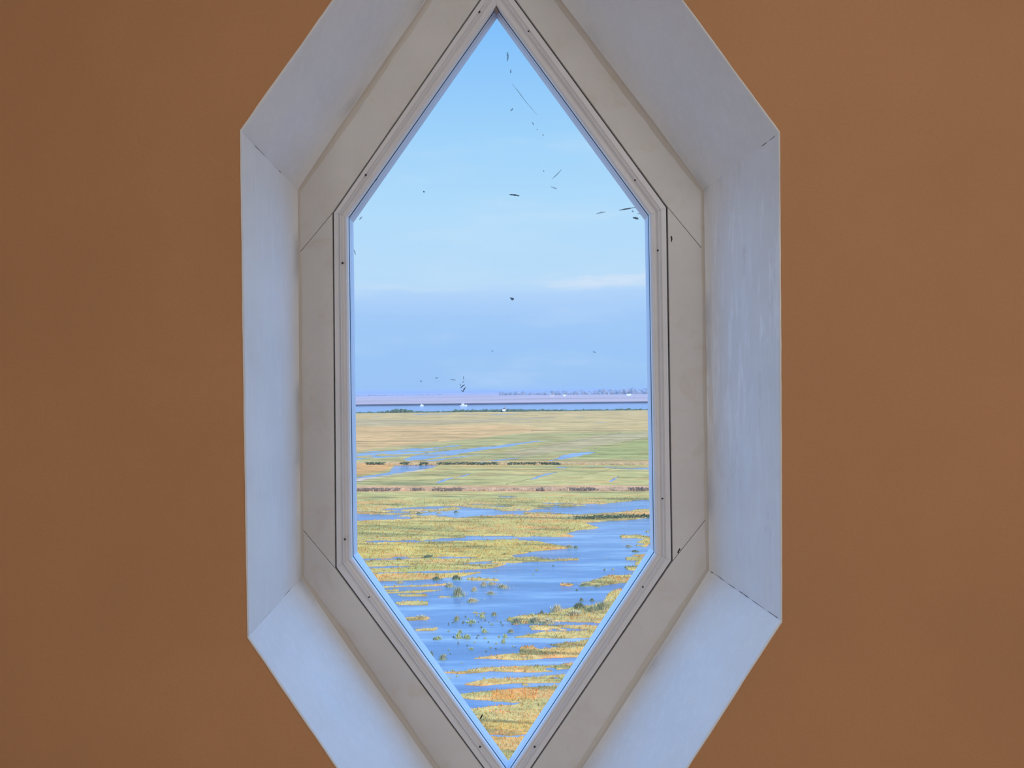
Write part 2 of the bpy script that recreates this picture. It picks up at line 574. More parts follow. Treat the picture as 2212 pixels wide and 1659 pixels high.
# weathered lump of putty in the top corner
bm = bmesh.new()
bmesh.ops.create_icosphere(bm, subdivisions=3, radius=0.007)
for v in bm.verts:
    v.co *= 1 + 0.22 * math.sin(v.co.x * 900 + v.co.z * 700)
bmesh.ops.scale(bm, vec=(0.75, 0.35, 1.5), verts=bm.verts)
pt = bm_obj('corner_putty', bm, plain('dark_putty', (0.20, 0.16, 0.16, 1), 0.7), smooth=True)
pp = on_plane(1072, 20, YG - 0.006)
for v in pt.data.vertices: v.co += pp
to_win(pt)

ring = grow(bi_g, 0.004)
glass = mesh_obj('glass_pane', [(p.x, YG, p.z) for p in ring], [[5, 4, 3, 2, 1, 0]], mg)
to_win(glass)
# area sampling portal of the window (gives no light itself)
pd = bpy.data.lights.new('sky_portal', 'AREA'); pd.shape = 'RECTANGLE'; pd.size = 0.68; pd.size_y = 1.62
pd.cycles.is_portal = True
po = bpy.data.objects.new('sky_portal', pd); C.objects.link(po)
po.location = (on_plane(1084, 840, YO + .01)); po.rotation_euler = Vector((0, -1, 0)).to_track_quat('-Z', 'Z').to_euler()

# dirt on the outside of the pane: ragged flat specks, each its own child
M_DIRT = plain('pane_dirt', (0.10, 0.14, 0.20, 1), 0.8, 0.4, 300)
M_DIRT2 = plain('pane_dust', (0.16, 0.22, 0.30, 1), 0.8, 0.3, 300)
for m_, a_ in ((M_DIRT, 0.75), (M_DIRT2, 0.42)):
    m_.node_tree.nodes['Principled BSDF'].inputs['Alpha'].default_value = a_
def mark(pts, width, mat, name='dirt_mark'):
    """a thin ragged ribbon of dirt along photo points, width in photo px"""
    w = width / F * YG
    P = [on_plane(x, y, YG + 0.0008) for x, y in pts]
    bm = bmesh.new()
    L_, R_ = [], []
    fine = []
    for k in range(len(P) - 1):
        for s in range(4): fine.append(lerp(P[k], P[k + 1], s / 4))
    fine.append(P[-1])
    n = len(fine)
    for k, p in enumerate(fine):
        a, b_ = fine[max(0, k - 1)], fine[min(n - 1, k + 1)]
        d = (b_ - a).normalized(); q = Vector((-d.z, 0, d.x))
        hw = w * 0.5 * (0.35 + 0.65 * math.sin(math.pi * (k + 0.5) / n)) * random.uniform(0.6, 1.25)
        L_.append(p + q * hw); R_.append(p - q * hw)
    vv_ = []
    for dy in (0.0, 0.0006):
        vv_.append([bm.verts.new(x + Vector((0, dy, 0))) for x in L_ + R_[::-1]])
    bm.faces.new(vv_[0]); bm.faces.new(vv_[1][::-1])
    m_ = len(vv_[0])
    for k in range(m_):
        bm.faces.new([vv_[0][k], vv_[0][(k + 1) % m_], vv_[1][(k + 1) % m_], vv_[1][k]])
    o = bm_obj(name, bm, mat)
    return to_win(o)
for pts, w, mt in [
    ([(1100, 420), (1111, 421), (1122, 423)], 4, M_DIRT),
    ([(1102, 643), (1107, 646), (1110, 645)], 6, M_DIRT),
    ([(1288, 462), (1298, 459), (1308, 458)], 3, M_DIRT2),
    ([(1338, 454), (1355, 451), (1372, 448)], 3, M_DIRT),
    ([(1367, 470), (1374, 471), (1379, 473)], 5, M_DIRT),
    ([(1365, 455), (1369, 458)], 3, M_DIRT2), ([(1376, 461), (1383, 462)], 2, M_DIRT2),
    ([(1192, 387), (1203, 377), (1213, 366)], 2, M_DIRT2),
    ([(1190, 403), (1203, 408)], 2, M_DIRT2),
    ([(1103, 150), (1103.5, 158)], 3, M_DIRT2), ([(1096, 113), (1097, 122), (1096, 132)], 5, M_DIRT2),
    ([(1174, 368), (1175, 371)], 3, M_DIRT2), ([(914, 413), (917, 415)], 3, M_DIRT),
    ([(1150, 264), (1153, 270)], 3, M_DIRT2), ([(1160, 279), (1161, 281)], 3, M_DIRT2), ([(1172, 290), (1174, 293)], 3, M_DIRT2),
    ([(1103, 240), (1108, 234)], 3, M_DIRT2), ([(1106, 181), (1120, 198), (1136, 220), (1160, 248)], 1.3, M_DIRT2),
    ([(995, 838), (999, 834), (1004, 831)], 3.2, M_DIRT), ([(996, 843), (1000, 846), (1003, 840), (1006, 836)], 2.6, M_DIRT),
    ([(998, 826), (1003, 824)], 2, M_DIRT2), ([(1001, 813), (1002, 821)], 2.4, M_DIRT2), ([(995, 829), (994, 834)], 2, M_DIRT2),
    ([(972, 820), (984, 821)], 2, M_DIRT2), ([(907, 823), (911, 824)], 3, M_DIRT2), ([(940, 817), (947, 816)], 2, M_DIRT2),
    ([(1062, 760), (1065, 757)], 3, M_DIRT2), ([(1281, 760), (1287, 761)], 2, M_DIRT2), ([(765, 540), (768, 550)], 3, M_DIRT2),
    ([(776, 475), (782, 468)], 2.5, M_DIRT2), ([(811, 390), (815, 384)], 3, M_DIRT),
]:
    mark(pts, w, mt)

# chips and scuffs on the painted wood, and the open crack in the lower right corner of the reveal
def chip(pts, width, Y, mat, name):
    w = width / F * Y
    bm = bmesh.new()
    P = [on_plane(x, y, Y) for x, y in pts]
    for k, p in enumerate(P):
        res = bmesh.ops.create_icosphere(bm, subdivisions=1, radius=w * random.uniform(.35, .6))
        for v in res['verts']: v.co = Vector((v.co.x, v.co.y * 0.25, v.co.z * 1.4)) + p
    return to_win(bm_obj(name, bm, mat))
chip([(1450, 512), (1451, 515), (1451, 518), (1450, 521)], 3.4, YF - 0.0001, M_CAVITY, 'paint_chip')
chip([(1468, 1187), (1466, 1190), (1465, 1193)], 3.6, YF - 0.0001, M_CAVITY, 'paint_chip')
M_CRACK = plain('crack_dark', (0.16, 0.15, 0.16, 1), 0.9)  # dark grey of the corner cracks
for i_, spans in ((2, [(0.05, 0.09), (0.16, 0.42), (0.46, 0.60), (0.64, 0.80), (0.84, 0.97)]), (1, [(0.80, 0.86), (0.90, 0.96)]), (5, [(0.34, 0.37), (0.62, 0.80)])):
    for a_, b_ in spans:
        A_, B_ = lerp(inner[i_], outer[i_], a_), lerp(inner[i_], outer[i_], b_)
        bm = bmesh.new()
        d_ = (B_ - A_); n_ = 6
        q_ = Vector((cent.x - A_.x, 0, cent.z - A_.z)).normalized()
        up_ = d_.normalized().cross(q_)
        prev = None
        for k in range(n_ + 1):
            c_ = A_ + d_ * (k / n_) + q_ * 0.0006
            h_ = 0.0008 * random.uniform(0.5, 1.0) * (0.3 if k in (0, n_) else 1)
            cur = [bm.verts.new(c_ + up_ * h_), bm.verts.new(c_ + q_ * 0.0006), bm.verts.new(c_ - up_ * h_)]
            if prev:
                for j_ in (0, 1): bm.faces.new([prev[j_], prev[j_ + 1], cur[j_ + 1], cur[j_]])
            prev = cur
        to_win(bm_obj('corner_crack', bm, M_CRACK))

# small dead insect stuck low on the pane
ins = empty('insect', on_plane(1040, 1548, YG - 0.0022))
tag(ins, 'small dark insect sitting near the bottom tip of the window glass', 'insect')
M_INS = plain('insect_shell', (0.008, 0.008, 0.008, 1), 0.4)
def blob(name, parts, mat, parent):
    bm = bmesh.new()
    for c_, r_, sc_ in parts:
        res = bmesh.ops.create_uvsphere(bm, u_segments=12, v_segments=8, radius=r_)
        for v in res['verts']:
            v.co = Vector((v.co.x * sc_[0], v.co.y * sc_[1], v.co.z * sc_[2])) + Vector(c_)
    return bm_obj(name, bm, mat, parent, smooth=True)
blob('body', [((0, 0, 0), 0.0018, (0.8, 0.8, 1.9)), ((0.0009, 0, 0.0035), 0.0013, (0.9, 0.8, 1.2)), ((-0.0009, 0, -0.0028), 0.0015, (0.7, 0.7, 1.6))], M_INS, ins)
bm = bmesh.new()
for s in (-1, 1):
    for k in (-1, 0, 1):
        p = [Vector((0, 0, k * 0.0012)), Vector((s * 0.0018, -0.0003, k * 0.0018)), Vector((s * 0.0024, 0.0012, k * 0.0026))]
        for a, b_ in zip(p, p[1:]):
            d = (b_ - a); q = Vector((0, 0, 0.0001))
            for f_ in ([a - q, b_ - q, b_ + q, a + q],): bm.faces.new([bm.verts.new(v) for v in f_])
bm_obj('leg', bm, M_INS, ins)
ins.rotation_euler = (0, math.radians(18), 0)

# ------------------------------------------------------------------ outdoors: the flooded meadow
def npray(px, py):
    a = (np.asarray(px, float) - CX) / F; b = (CY - np.asarray(py, float)) / F
    R = np.array(RM)
    dx = R[0, 0] * a + R[0, 1] * b - R[0, 2]
    dy = R[1, 0] * a + R[1, 1] * b - R[1, 2]
    dz = R[2, 0] * a + R[2, 1] * b - R[2, 2]
    return dx, dy, dz

def gxy(poly):
    out = []
    for x, y in poly:
        p = ground(x, y)
        out.append((p.x, p.y))
    return np.array(out)

_perm = RNG.permutation(4096)
_rv = RNG.rand(4096)
def vnoise(x, y, seed=0):
    xi = np.floor(x).astype(np.int64); yi = np.floor(y).astype(np.int64)
    fx = x - xi; fy = y - yi
    fx = fx * fx * (3 - 2 * fx); fy = fy * fy * (3 - 2 * fy)
    def h(a, b): return _rv[_perm[(_perm[(a + seed * 131) & 4095] + b) & 4095]]
    v00 = h(xi, yi); v10 = h(xi + 1, yi); v01 = h(xi, yi + 1); v11 = h(xi + 1, yi + 1)
    return (v00 * (1 - fx) + v10 * fx) * (1 - fy) + (v01 * (1 - fx) + v11 * fx) * fy
def fbm(x, y, oct=4, seed=0, rough=0.55):
    s = 0; a = 1; t = 0
    for k in range(oct):
        s = s + a * vnoise(x * 2 ** k + 17.3 * k, y * 2 ** k + 9.1 * k, seed + k)
        t += a; a *= rough
    return s / t
def inside(X, Y, poly):
    n = len(poly)
    res = np.zeros(X.shape, bool)
    x0, y0 = poly.min(0); x1, y1 = poly.max(0)
    sel = (X >= x0) & (X <= x1) & (Y >= y0) & (Y <= y1)
    if not sel.any(): return res
    xs, ys = X[sel], Y[sel]
    r = np.zeros(xs.shape, bool)
    j = n - 1
    for i in range(n):
        xi, yi = poly[i]; xj, yj = poly[j]
        c = ((yi > ys) != (yj > ys)) & (xs < (xj - xi) * (ys - yi) / (yj - yi + 1e-12) + xi)
        r ^= c
        j = i
    res[sel] = r
    return res

# share of open water inside each outline (photo points on the level meadow), painted in order
WAT = [
    ([(765, 978), (850, 971), (992, 961), (992, 964), (900, 983), (765, 994)], 0.52),
    ([(500, 990), (765, 979), (765, 1000), (500, 1012)], 0.5),
    ([(868, 992), (890, 985), (960, 974), (1080, 962), (1160, 952), (1162, 954), (1082, 967), (1000, 979), (930, 990), (880, 996)], 0.97),
    ([(765, 984), (870, 973), (990, 961), (990, 963), (870, 975.5), (765, 987)], 0.95),
    ([(905, 996), (1030, 982), (1030, 983.5), (930, 997)], 0.85),
    ([(1012, 1000), (1060, 995), (1115, 989), (1116, 991), (1060, 998), (1030, 1001)], 0.85),
    ([(1185, 995), (1215, 983), (1270, 974), (1285, 975), (1275, 981), (1235, 988), (1187, 997)], 1.0),
    ([(856, 1006), (900, 1005), (950, 1005), (925, 1013), (900, 1016), (838, 1026), (800, 1031), (765, 1035), (765, 1032), (836, 1021)], 1.0),
    ([(936, 1042), (970, 1034), (1012, 1024), (1014, 1026), (975, 1036), (940, 1044)], 0.9),
    ([(1148, 1034), (1170, 1026), (1196, 1020), (1197, 1023), (1172, 1030), (1150, 1037)], 0.95),
    ([(1312, 1039), (1335, 1030), (1337, 1032), (1316, 1042)], 0.7),
    ([(1205, 1009), (1400, 1010), (1500, 1012), (1500, 1014), (1400, 1014), (1205, 1012)], 0.55),
    ([(500, 1118), (765, 1106), (840, 1100), (900, 1096), (960, 1093), (1110, 1093), (1120, 1108), (1080, 1114), (1000, 1119), (765, 1125), (500, 1132)], 0.95),
    ([(765, 1103), (960, 1092), (1000, 1099), (940, 1108), (840, 1112), (765, 1110)], 0.62),
    ([(1000, 1088), (1190, 1092), (1230, 1096), (1200, 1110), (1110, 1112), (1060, 1098), (1000, 1095)], 0.42),
    ([(1195, 1108), (1230, 1096), (1280, 1090), (1400, 1079), (1600, 1068), (1600, 1094), (1402, 1099), (1330, 1108), (1240, 1113)], 0.95),
    # the broad flood
    ([(1130, 1166), (1215, 1153), (1250, 1146), (1290, 1140), (1260, 1128), (1330, 1125), (1404, 1119), (1600, 1105), (1600, 1205), (1404, 1196),
      (1380, 1208), (1365, 1245), (1400, 1262), (1330, 1275), (1300, 1300), (1330, 1302), 
      (1330, 1380), (1330, 1450), (1250, 1515), (1120, 1536), (1010, 1545), (700, 1640), (350, 1640), (150, 1480), (300, 1380), (200, 1330),
      (500, 1312), (810, 1310), (850, 1290), (950, 1275), (980, 1250), (1035, 1238), (1060, 1228), (1120, 1208), (1100, 1200), (1180, 1190), (1240, 1184)], 0.97),
    ([(1000, 1160), (1150, 1153), (1215, 1150), (1240, 1160), (1150, 1170), (1060, 1165), (1000, 1167)], 0.42),
    ([(1340, 1158), (1404, 1152), (1404, 1186), (1350, 1186)], 0.72),
    ([(780, 1170), (900, 1165), (1100, 1161), (1100, 1166), (900, 1172), (790, 1174)], 0.62),
    ([(500, 1210), (780, 1207), (870, 1205), (1000, 1202), (1090, 1197), (1090, 1204), (960, 1209), (800, 1214), (500, 1222)], 0.60),
    ([(780, 1224), (960, 1220), (1050, 1212), (1150, 1208), (1240, 1205), (1400, 1201), (1400, 1204), (1240, 1209), (1060, 1218), (960, 1224), (790, 1229)], 0.72),
    ([(790, 1237), (890, 1234), (1000, 1231), (1100, 1225), (1100, 1233), (1000, 1238), (890, 1238), (790, 1240)], 0.66),
    ([(700, 1262), (810, 1256), (930, 1251), (1000, 1246), (1040, 1240), (1040, 1262), (960, 1263), (860, 1266), (700, 1270)], 0.86),
    ([(700, 1275), (830, 1270), (1000, 1264), (1000, 1272), (830, 1281), (700, 1282)], 0.7),
    ([(700, 1286), (840, 1283), (990, 1279), (990, 1291), (850, 1293), (700, 1294)], 0.74),
    ([(700, 1300), (840, 1298), (990, 1294), (990, 1304), (850, 1306), (700, 1308)], 0.8),
    # land pieces back inside the flood
    ([(1253, 1262), (1290, 1253), (1310, 1245), (1400, 1243), (1400, 1260), (1340, 1260), (1300, 1266), (1262, 1266)], 0.12),
    ([(1210, 1262), (1230, 1261), (1240, 1264), (1225, 1267), (1208, 1265)], 0.1),
    ([(1345, 1203), (1370, 1198), (1500, 1192), (1500, 1212), (1404, 1213), (1350, 1210)], 0.2),
    ([(1375, 1172), (1404, 1160), (1500, 1155), (1500, 1176), (1404, 1176)], 0.2),
    ([(1385, 1148), (1404, 1146), (1404, 1152)], 0.3),
    ([(1350, 1224), (1404, 1218), (1404, 1232), (1360, 1234)], 0.5),
    ([(1060, 1210), (1250, 1207), (1250, 1211), (1060, 1216)], 0.35),
    ([(868, 1337), (890, 1333), (910, 1331), (932, 1333), (926, 1339), (880, 1341)], 0.05),
    ([(893, 1359), (950, 1356), (945, 1362), (900, 1362)], 0.1),
    ([(855, 1303), (900, 1300), (930, 1301), (925, 1308), (860, 1308)], 0.1),
    ([(860, 1286), (920, 1284), (930, 1288), (870, 1291)], 0.15),
    ([(1095, 1338), (1130, 1330), (1200, 1326), (1240, 1313), (1330, 1300), (1330, 1345), (1280, 1345), (1200, 1343), (1110, 1350)], 0.10),
    ([(1200, 1346), (1285, 1343), (1285, 1352), (1200, 1352)], 0.85),
    ([(1140, 1352), (1290, 1352), (1290, 1362), (1150, 1362)], 0.40),
    ([(1110, 1378), (1170, 1368), (1310, 1360), (1310, 1377), (1220, 1381), (1160, 1379), (1125, 1378)], 0.12),
    ([(1125, 1400), (1140, 1393), (1200, 1393), (1240, 1388), (1300, 1380), (1300, 1416), (1260, 1420), (1200, 1422), (1130, 1427), (1060, 1424), (1020, 1423), (1080, 1417), (1130, 1410)], 0.06),
    ([(955, 1453), (1005, 1450), (1040, 1444), (1080, 1441), (1180, 1438), (1300, 1428), (1300, 1446), (1230, 1450), (1140, 1454), (1060, 1451), (1000, 1456)], 0.05),
    ([(1190, 1448), (1300, 1440), (1300, 1460), (1210, 1462)], 0.25),
    ([(998, 1479), (1030, 1473), (1060, 1467), (1140, 1465), (1300, 1452), (1300, 1472), (1200, 1476), (1100, 1478), (1040, 1481)], 0.06),
    ([(1060, 1481), (1200, 1477), (1200, 1481), (1080, 1486)], 0.75),
    ([(990, 1500), (1040, 1496), (1110, 1489), (1150, 1486), (1300, 1472), (1300, 1520), (1140, 1517), (1110, 1519), (1060, 1514), (1020, 1512), (995, 1508)], 0.03),
    ([(980, 1522), (1060, 1518), (1110, 1520), (1100, 1525), (1060, 1527), (980, 1530)], 1.0),
    ([(1010, 1532), (1060, 1528), (1110, 1524), (1140, 1516), (1300, 1500), (1250, 1590), (1140, 1586), (1100, 1584), (1070, 1588), (1000, 1580)], 0.02),
    ([(1000, 1588), (1070, 1587), (1100, 1590), (1150, 1584), (1250, 1584), (1250, 1592), (1140, 1594), (1060, 1594)], 0.75),
]
WATP = [(gxy(p), v) for p, v in WAT]

def world_grid():
    """rows of points on the meadow, denser near the house, out to the river"""
    ys = np.concatenate([np.linspace(2400, 1700, 60)[:-1], np.arange(1700, 1050, -0.85), np.arange(1050, 888.5, -0.5)])
    Yr = EYE_H * F / (ys - 846.0)
    Yr = Yr[Yr < 860]
    xs = np.concatenate([np.linspace(-1100, 100, 50)[:-1], np.arange(100, 640, 1.9), np.arange(640, 1560, 1.25), np.arange(1561, 2100, 1.9), np.linspace(2102, 3300, 50)])
    Sx = (xs - CX) / F
    return Yr, Sx

Yr, Sx = world_grid()
GX = Sx[None, :] * Yr[:, None]
GY = np.repeat(Yr[:, None], len(Sx), 1)
# wind-combed patterns run across, slightly turned
ang = math.radians(-9)
U = GX * math.cos(ang) + GY * math.sin(ang)
V = -GX * math.sin(ang) + GY * math.cos(ang)
sc = np.clip(GY / 90.0, 0.5, 8)                       # coarser clumps far away, where fields are larger
lvl = np.clip(np.log2(GY / 45.0), 0, 4)
def banded(seed, lx, ly, rough=0.6):
    """fractal whose finest useful octave grows with distance"""
    tot = 0; w = 0
    for k in range(7):
        L = 2.0 ** k
        a = np.clip(1 - np.abs(np.log2(np.maximum(GY, 30) / 60.0) - (k - 1.6)) / 2.4, 0, 1)
        tot = tot + a * vnoise(U / (lx * L) + 31.7 * k, V / (ly * L) + 12.9 * k, seed + k)
        w = w + a
    return tot / (w + 1e-6)
nb = banded(1, 1.6, 0.42)
nb2 = banded(21, 0.5, 0.28)
rank = np.clip((nb * 0.6 + nb2 * 0.4 - 0.5) * 2.5 + 0.5, 0, 1)
wx = (banded(40, 1.2, 0.5) - 0.5) * 26.0 / F * GY
wy = (banded(50, 1.4, 0.4) - 0.5) * np.clip(620 / GY, 1.5, 7.0) * GY ** 2 / (EYE_H * F)
HX, HY = GX + wx, GY + wy
water = 0.02 + 0.35 * np.clip((fbm(U / 60, V / 14, 3, 60) - 0.62) * 6, 0, 1) * ((np.abs(Sx[None, :] * F) > 480))
for poly, v in WATP:
    m_ = inside(HX, HY, poly)
    water[m_] = v
is_w = rank < water
# height over the water table
rough_h = banded(70, 0.35, 0.22)
landz = 0.03 + 0.16 * rough_h * np.clip(GY / 90, 0.6, 1.3)
wd = -0.22
Z = np.where(is_w, wd, landz)
# ease the banks a little
Zp = np.pad(Z, 1, mode='edge')
Z = 0.6 * Z + 0.1 * (Zp[:-2, 1:-1] + Zp[2:, 1:-1] + Zp[1:-1, :-2] + Zp[1:-1, 2:])

# plant colours of the ground (sunlit value is left to the lights)
def lin(r, g, b): return np.array(srgb(r, g, b)[:3])
GREEN, OLIVE, YEL = lin(164, 176, 104), lin(178, 176, 100), lin(208, 192, 108)
TAN, PINK, ORG, PALE, DARK = lin(224, 198, 124), lin(232, 188, 114), lin(220, 164, 94), lin(214, 200, 150), lin(100, 112, 74)
COLP = [
    ([(300, 880), (1900, 880), (1900, 935), (1300, 932), (1050, 944), (950, 962), (765, 978), (300, 990)], TAN, 0.85),
    ([(300, 896), (765, 906), (960, 908), (1200, 900), (1200, 904), (960, 918), (765, 920), (300, 922)], lin(176, 170, 120), 0.7),
    ([(300, 935), (765, 922), (1100, 918), (1180, 928), (1040, 946), (900, 960), (765, 974), (300, 985)], PINK, 0.7),
    ([(300, 972), (765, 974), (1000, 950), (1150, 936), (1400, 932), (1900, 930), (1900, 1002), (300, 1002)], lin(184, 184, 112), 0.8),
    ([(1080, 980), (1300, 940), (1400, 934), (1400, 945), (1280, 965), (1120, 990)], lin(200, 186, 128), 0.8),
    ([(1280, 972), (1400, 948), (1600, 940), (1600, 985), (1400, 990), (1240, 992)], lin(164, 178, 96), 0.8),
    ([(300, 998), (765, 1000), (1400, 996), (1900, 996), (1900, 1003), (1400, 1005), (765, 1006), (300, 1008)], ORG, 0.75),
    ([(300, 1006), (800, 1005), (858, 1002), (852, 1008), (838, 1016), (800, 1024), (765, 1030), (300, 1055)], ORG, 0.9),
    ([(300, 1058), (765, 1037), (850, 1025), (915, 1014), (915, 1017), (850, 1028), (765, 1042), (300, 1066)], lin(236, 214, 196), 0.95),
    ([(900, 1008), (1900, 1008), (1900, 1055), (300, 1055), (765, 1043)], lin(186, 184, 108), 0.8),
    ([(300, 1050), (1900, 1050), (1900, 1064), (300, 1066)], lin(206, 150, 112), 0.75),
    ([(300, 1064), (1900, 1062), (1900, 1106), (300, 1106)], lin(176, 176, 100), 0.8),
    ([(300, 1104), (1900, 1092), (1900, 1125), (300, 1140)], lin(200, 180, 104), 0.7),
    ([(300, 1130), (1900, 1118), (1900, 1260), (300, 1260)], lin(174, 172, 88), 0.7),
    ([(300, 1138), (980, 1138), (980, 1150), (300, 1150)], lin(136, 148, 88), 0.6),
    ([(300, 1176), (1900, 1170), (1900, 1200), (300, 1208)], lin(196, 180, 88), 0.75),
    ([(860, 1225), (960, 1225), (950, 1245), (860, 1245)], lin(146, 160, 84), 0.6),
    ([(1060, 1494), (1100, 1489), (1170, 1490), (1160, 1512), (1100, 1516), (1060, 1512)], lin(214, 160, 74), 0.9),
    ([(1040, 1556), (1100, 1560), (1200, 1552), (1200, 1600), (1000, 1600)], lin(206, 176, 80), 0.8),
    ([(1180, 1405), (1300, 1400), (1300, 1432), (1180, 1432)], lin(210, 170, 84), 0.6),
    ([(1100, 1595), (900, 1592), (900, 1625), (1300, 1625), (1300, 1592)], lin(212, 168, 92), 0.7),
]
tint = banded(90, 1.1, 0.5)
tint2 = banded(110, 0.28, 0.2)
col_ = OLIVE[None, None, :] * (1 - np.clip((tint - 0.35) * 2.6, 0, 1))[..., None] + YEL[None, None, :] * np.clip((tint - 0.35) * 2.6, 0, 1)[..., None]
for poly, c_, k in COLP:
    m_ = inside(HX, HY, gxy(poly))
    kk = k * (0.7 + 0.5 * (tint2 - 0.5)[m_])[:, None]
    col_[m_] = col_[m_] * (1 - kk) + c_[None, :] * kk
# streaks of dead stalks and darker sedge
st = np.clip((banded(130, 1.5, 0.2) - 0.53) * 7, 0, 1)[..., None] * np.clip((500 - GY) / 350, 0.2, 1)[..., None]
col_ = col_ * (1 - 0.62 * st) + (DARK * 1.0)[None, None, :] * 0.62 * st
st = np.clip((banded(150, 0.9, 0.25) - 0.55) * 6, 0, 1)[..., None]
nearm = np.clip((420 - GY) / 300, 0.25, 1)[..., None]
col_ = col_ * (1 - 0.5 * st * nearm) + ORG[None, None, :] * 0.5 * st * nearm
col_ *= (0.66 + 0.68 * tint2)[..., None]
# ditches: dark narrow lines between the far fields
for a, b_, wpx, k in [((1150, 931), (1600, 930), 1.3, .55), ((765, 934), (1150, 931), 1.0, .25), ((765, 955), (945, 953), 1.2, .3),
                      ((1040, 990), (1340, 936), 1.2, .5), ((1285, 969), (1500, 925), 1.2, .5), ((1095, 1047), (1150, 1035), 1.6, .5),
                      ((1255, 1030), (1330, 1012), 1.4, .3), ((1385, 985), (1180, 1010), 1.2, .2), ((870, 941), (1030, 938), 1, .3)]:
    A, B = ground(*a), ground(*b_)
    d = B - A; L = math.hypot(d.x, d.y)
    t_ = np.clip(((GX - A.x) * d.x + (GY - A.y) * d.y) / L ** 2, 0, 1)
    ex, ey = GX - (A.x + t_ * d.x), GY - (A.y + t_ * d.y)
    pxd = np.hypot(ex / GY * F, ey * EYE_H * F / GY ** 2)
    m_ = (np.clip(1.2 - pxd / (wpx * 1.5), 0, 1) * min(1, k * 1.5))[..., None]
    col_ = col_ * (1 - m_) + (DARK * 0.9)[None, None, :] * m_
# mud under water
col_ = np.clip(col_ * np.array([1.03, 0.615, 0.64])[None, None, :] * np.clip(1.0 - (GY - 110) / 700, 0.78, 1.0)[..., None], 0, 0.9)
col_[is_w] = np.array([0.10, 0.10, 0.07])

def grid_mesh(name, X, Y, Zz, mat, cols=None, smooth=True):
    nr, nc = X.shape
    me = bpy.data.meshes.new(name)
    co = np.stack([X, Y, Zz], -1).reshape(-1, 3).astype(np.float32)
    me.vertices.add(nr * nc)
    me.vertices.foreach_set('co', co.ravel())
    idx = np.arange(nr * nc).reshape(nr, nc)
    q = np.stack([idx[:-1, :-1], idx[:-1, 1:], idx[1:, 1:], idx[1:, :-1]], -1).reshape(-1, 4)
    nf = len(q)
    me.loops.add(nf * 4)
    me.loops.foreach_set('vertex_index', q.ravel().astype(np.int32))
    me.polygons.add(nf)
    me.polygons.foreach_set('loop_start', np.arange(0, nf * 4, 4, dtype=np.int32))
    me.polygons.foreach_set('loop_total', np.full(nf, 4, dtype=np.int32))
    if smooth: me.polygons.foreach_set('use_smooth', np.ones(nf, bool))
    me.update(calc_edges=True)
    if cols is not None:
        ca = me.color_attributes.new('tint', 'FLOAT_COLOR', 'POINT')
        ca.data.foreach_set('color', np.concatenate([cols.reshape(-1, 3), np.ones((nr * nc, 1))], 1).astype(np.float32).ravel())
    me.materials.append(mat)
    return link(bpy.data.objects.new(name, me))

m_land, T, b, P = new_mat('meadow_sod', 0.95, 0.0)
at_ = T.n('ShaderNodeAttribute'); at_.attribute_name = 'tint'
nz = T.noise(T.mapping(P, scale=(1.0, 2.2, 1)), 1.6, 6, 0.7)
c = T.mix(T.remap(nz, 0.4, 0.7, 0.0, 0.30), at_.outputs['Color'], (0.75, 0.62, 0.36, 1), 'MULTIPLY')
T.l(c, b.inputs['Base Color'])

land = grid_mesh('meadow', GX, GY, Z + GZ, m_land, col_)
tag(land, kind='structure')

def mat_water(name, base, bscale, strength):
    m, T, b, P = new_mat(name, 0.12, 0.5)
    b.inputs['IOR'].default_value = 1.33
    big = T.noise(T.mapping(P, scale=(0.05, 0.30, 1), rot=(0, 0, 0.12)), 1.0, 6, 0.65)
    c2 = tuple(x * 0.70 for x in base[:3]) + (1,)
    c3 = (base[0] * 2.3, base[1] * 1.9, base[2] * 1.35, 1)
    T.l(T.ramp(big, [(0.32, c2), (0.50, base), (0.68, c3)]), b.inputs['Base Color'])
    w1 = T.noise(T.mapping(P, scale=(0.7, 1.6, 1), rot=(0, 0, 0.2)), bscale, 5, 0.6, 0.3)
    calm = T.remap(T.noise(T.mapping(P, scale=(0.03, 0.12, 1)), 1.0, 3), 0.4, 0.6, 0.3, 1.0)
    bump(T, b, T.math('MULTIPLY', w1, calm), strength, 0.06)
    return m
M_WATER = mat_water('flood_water', (0.115, 0.145, 0.20, 1), 2.2, 1.0)
M_RIVER = mat_water('river_water', (0.11, 0.12, 0.19, 1), 0.8, 0.6)
wb = bmesh.new()
y_r0, y_r1 = 806.0, 1270.0
def quad(bm, x0, y0, x1, y1, z):
    bm.faces.new([bm.verts.new(p) for p in ((x0, y0, z), (x1, y0, z), (x1, y1, z), (x0, y1, z))])
quad(wb, -900, 5, 900, 806, GZ)
tag(bm_obj('flood_water', wb, M_WATER), kind='structure')
wb = bmesh.new(); quad(wb, -2600, y_r0, 2600, y_r1, GZ + 0.05)
tag(bm_obj('river', wb, M_RIVER), kind='structure')

# far bank: dike and polder beyond the river, rolling slightly
M_FAR, T, b, P = new_mat('far_polder', 0.95, 0.0)
n1 = T.noise(T.mapping(P, scale=(0.0012, 0.006, 1)), 1.0, 5, 0.6)
T.l(T.ramp(n1, [(0.35, srgb(142, 112, 100)), (0.5, srgb(184, 138, 124)), (0.65, srgb(158, 126, 106))]), b.inputs['Base Color'])
xs = np.linspace(-9200, 9200, 80)
yy = np.array([1262, 1268, 1276, 1290, 1310, 1500, 2000, 2800, 4000, 5800, 30000], float)
zz = np.array([-1, 0.6, 3.0, 3.0, 0.8, 0.5, 0.8, 1.0, 1.5, 2.0, 4.0])
FX, FY = np.meshgrid(xs, yy)
FZ = np.repeat(zz[:, None], len(xs), 1) + GZ
far = grid_mesh('far_polder', FX, FY, FZ, M_FAR)
tag(far, kind='structure')
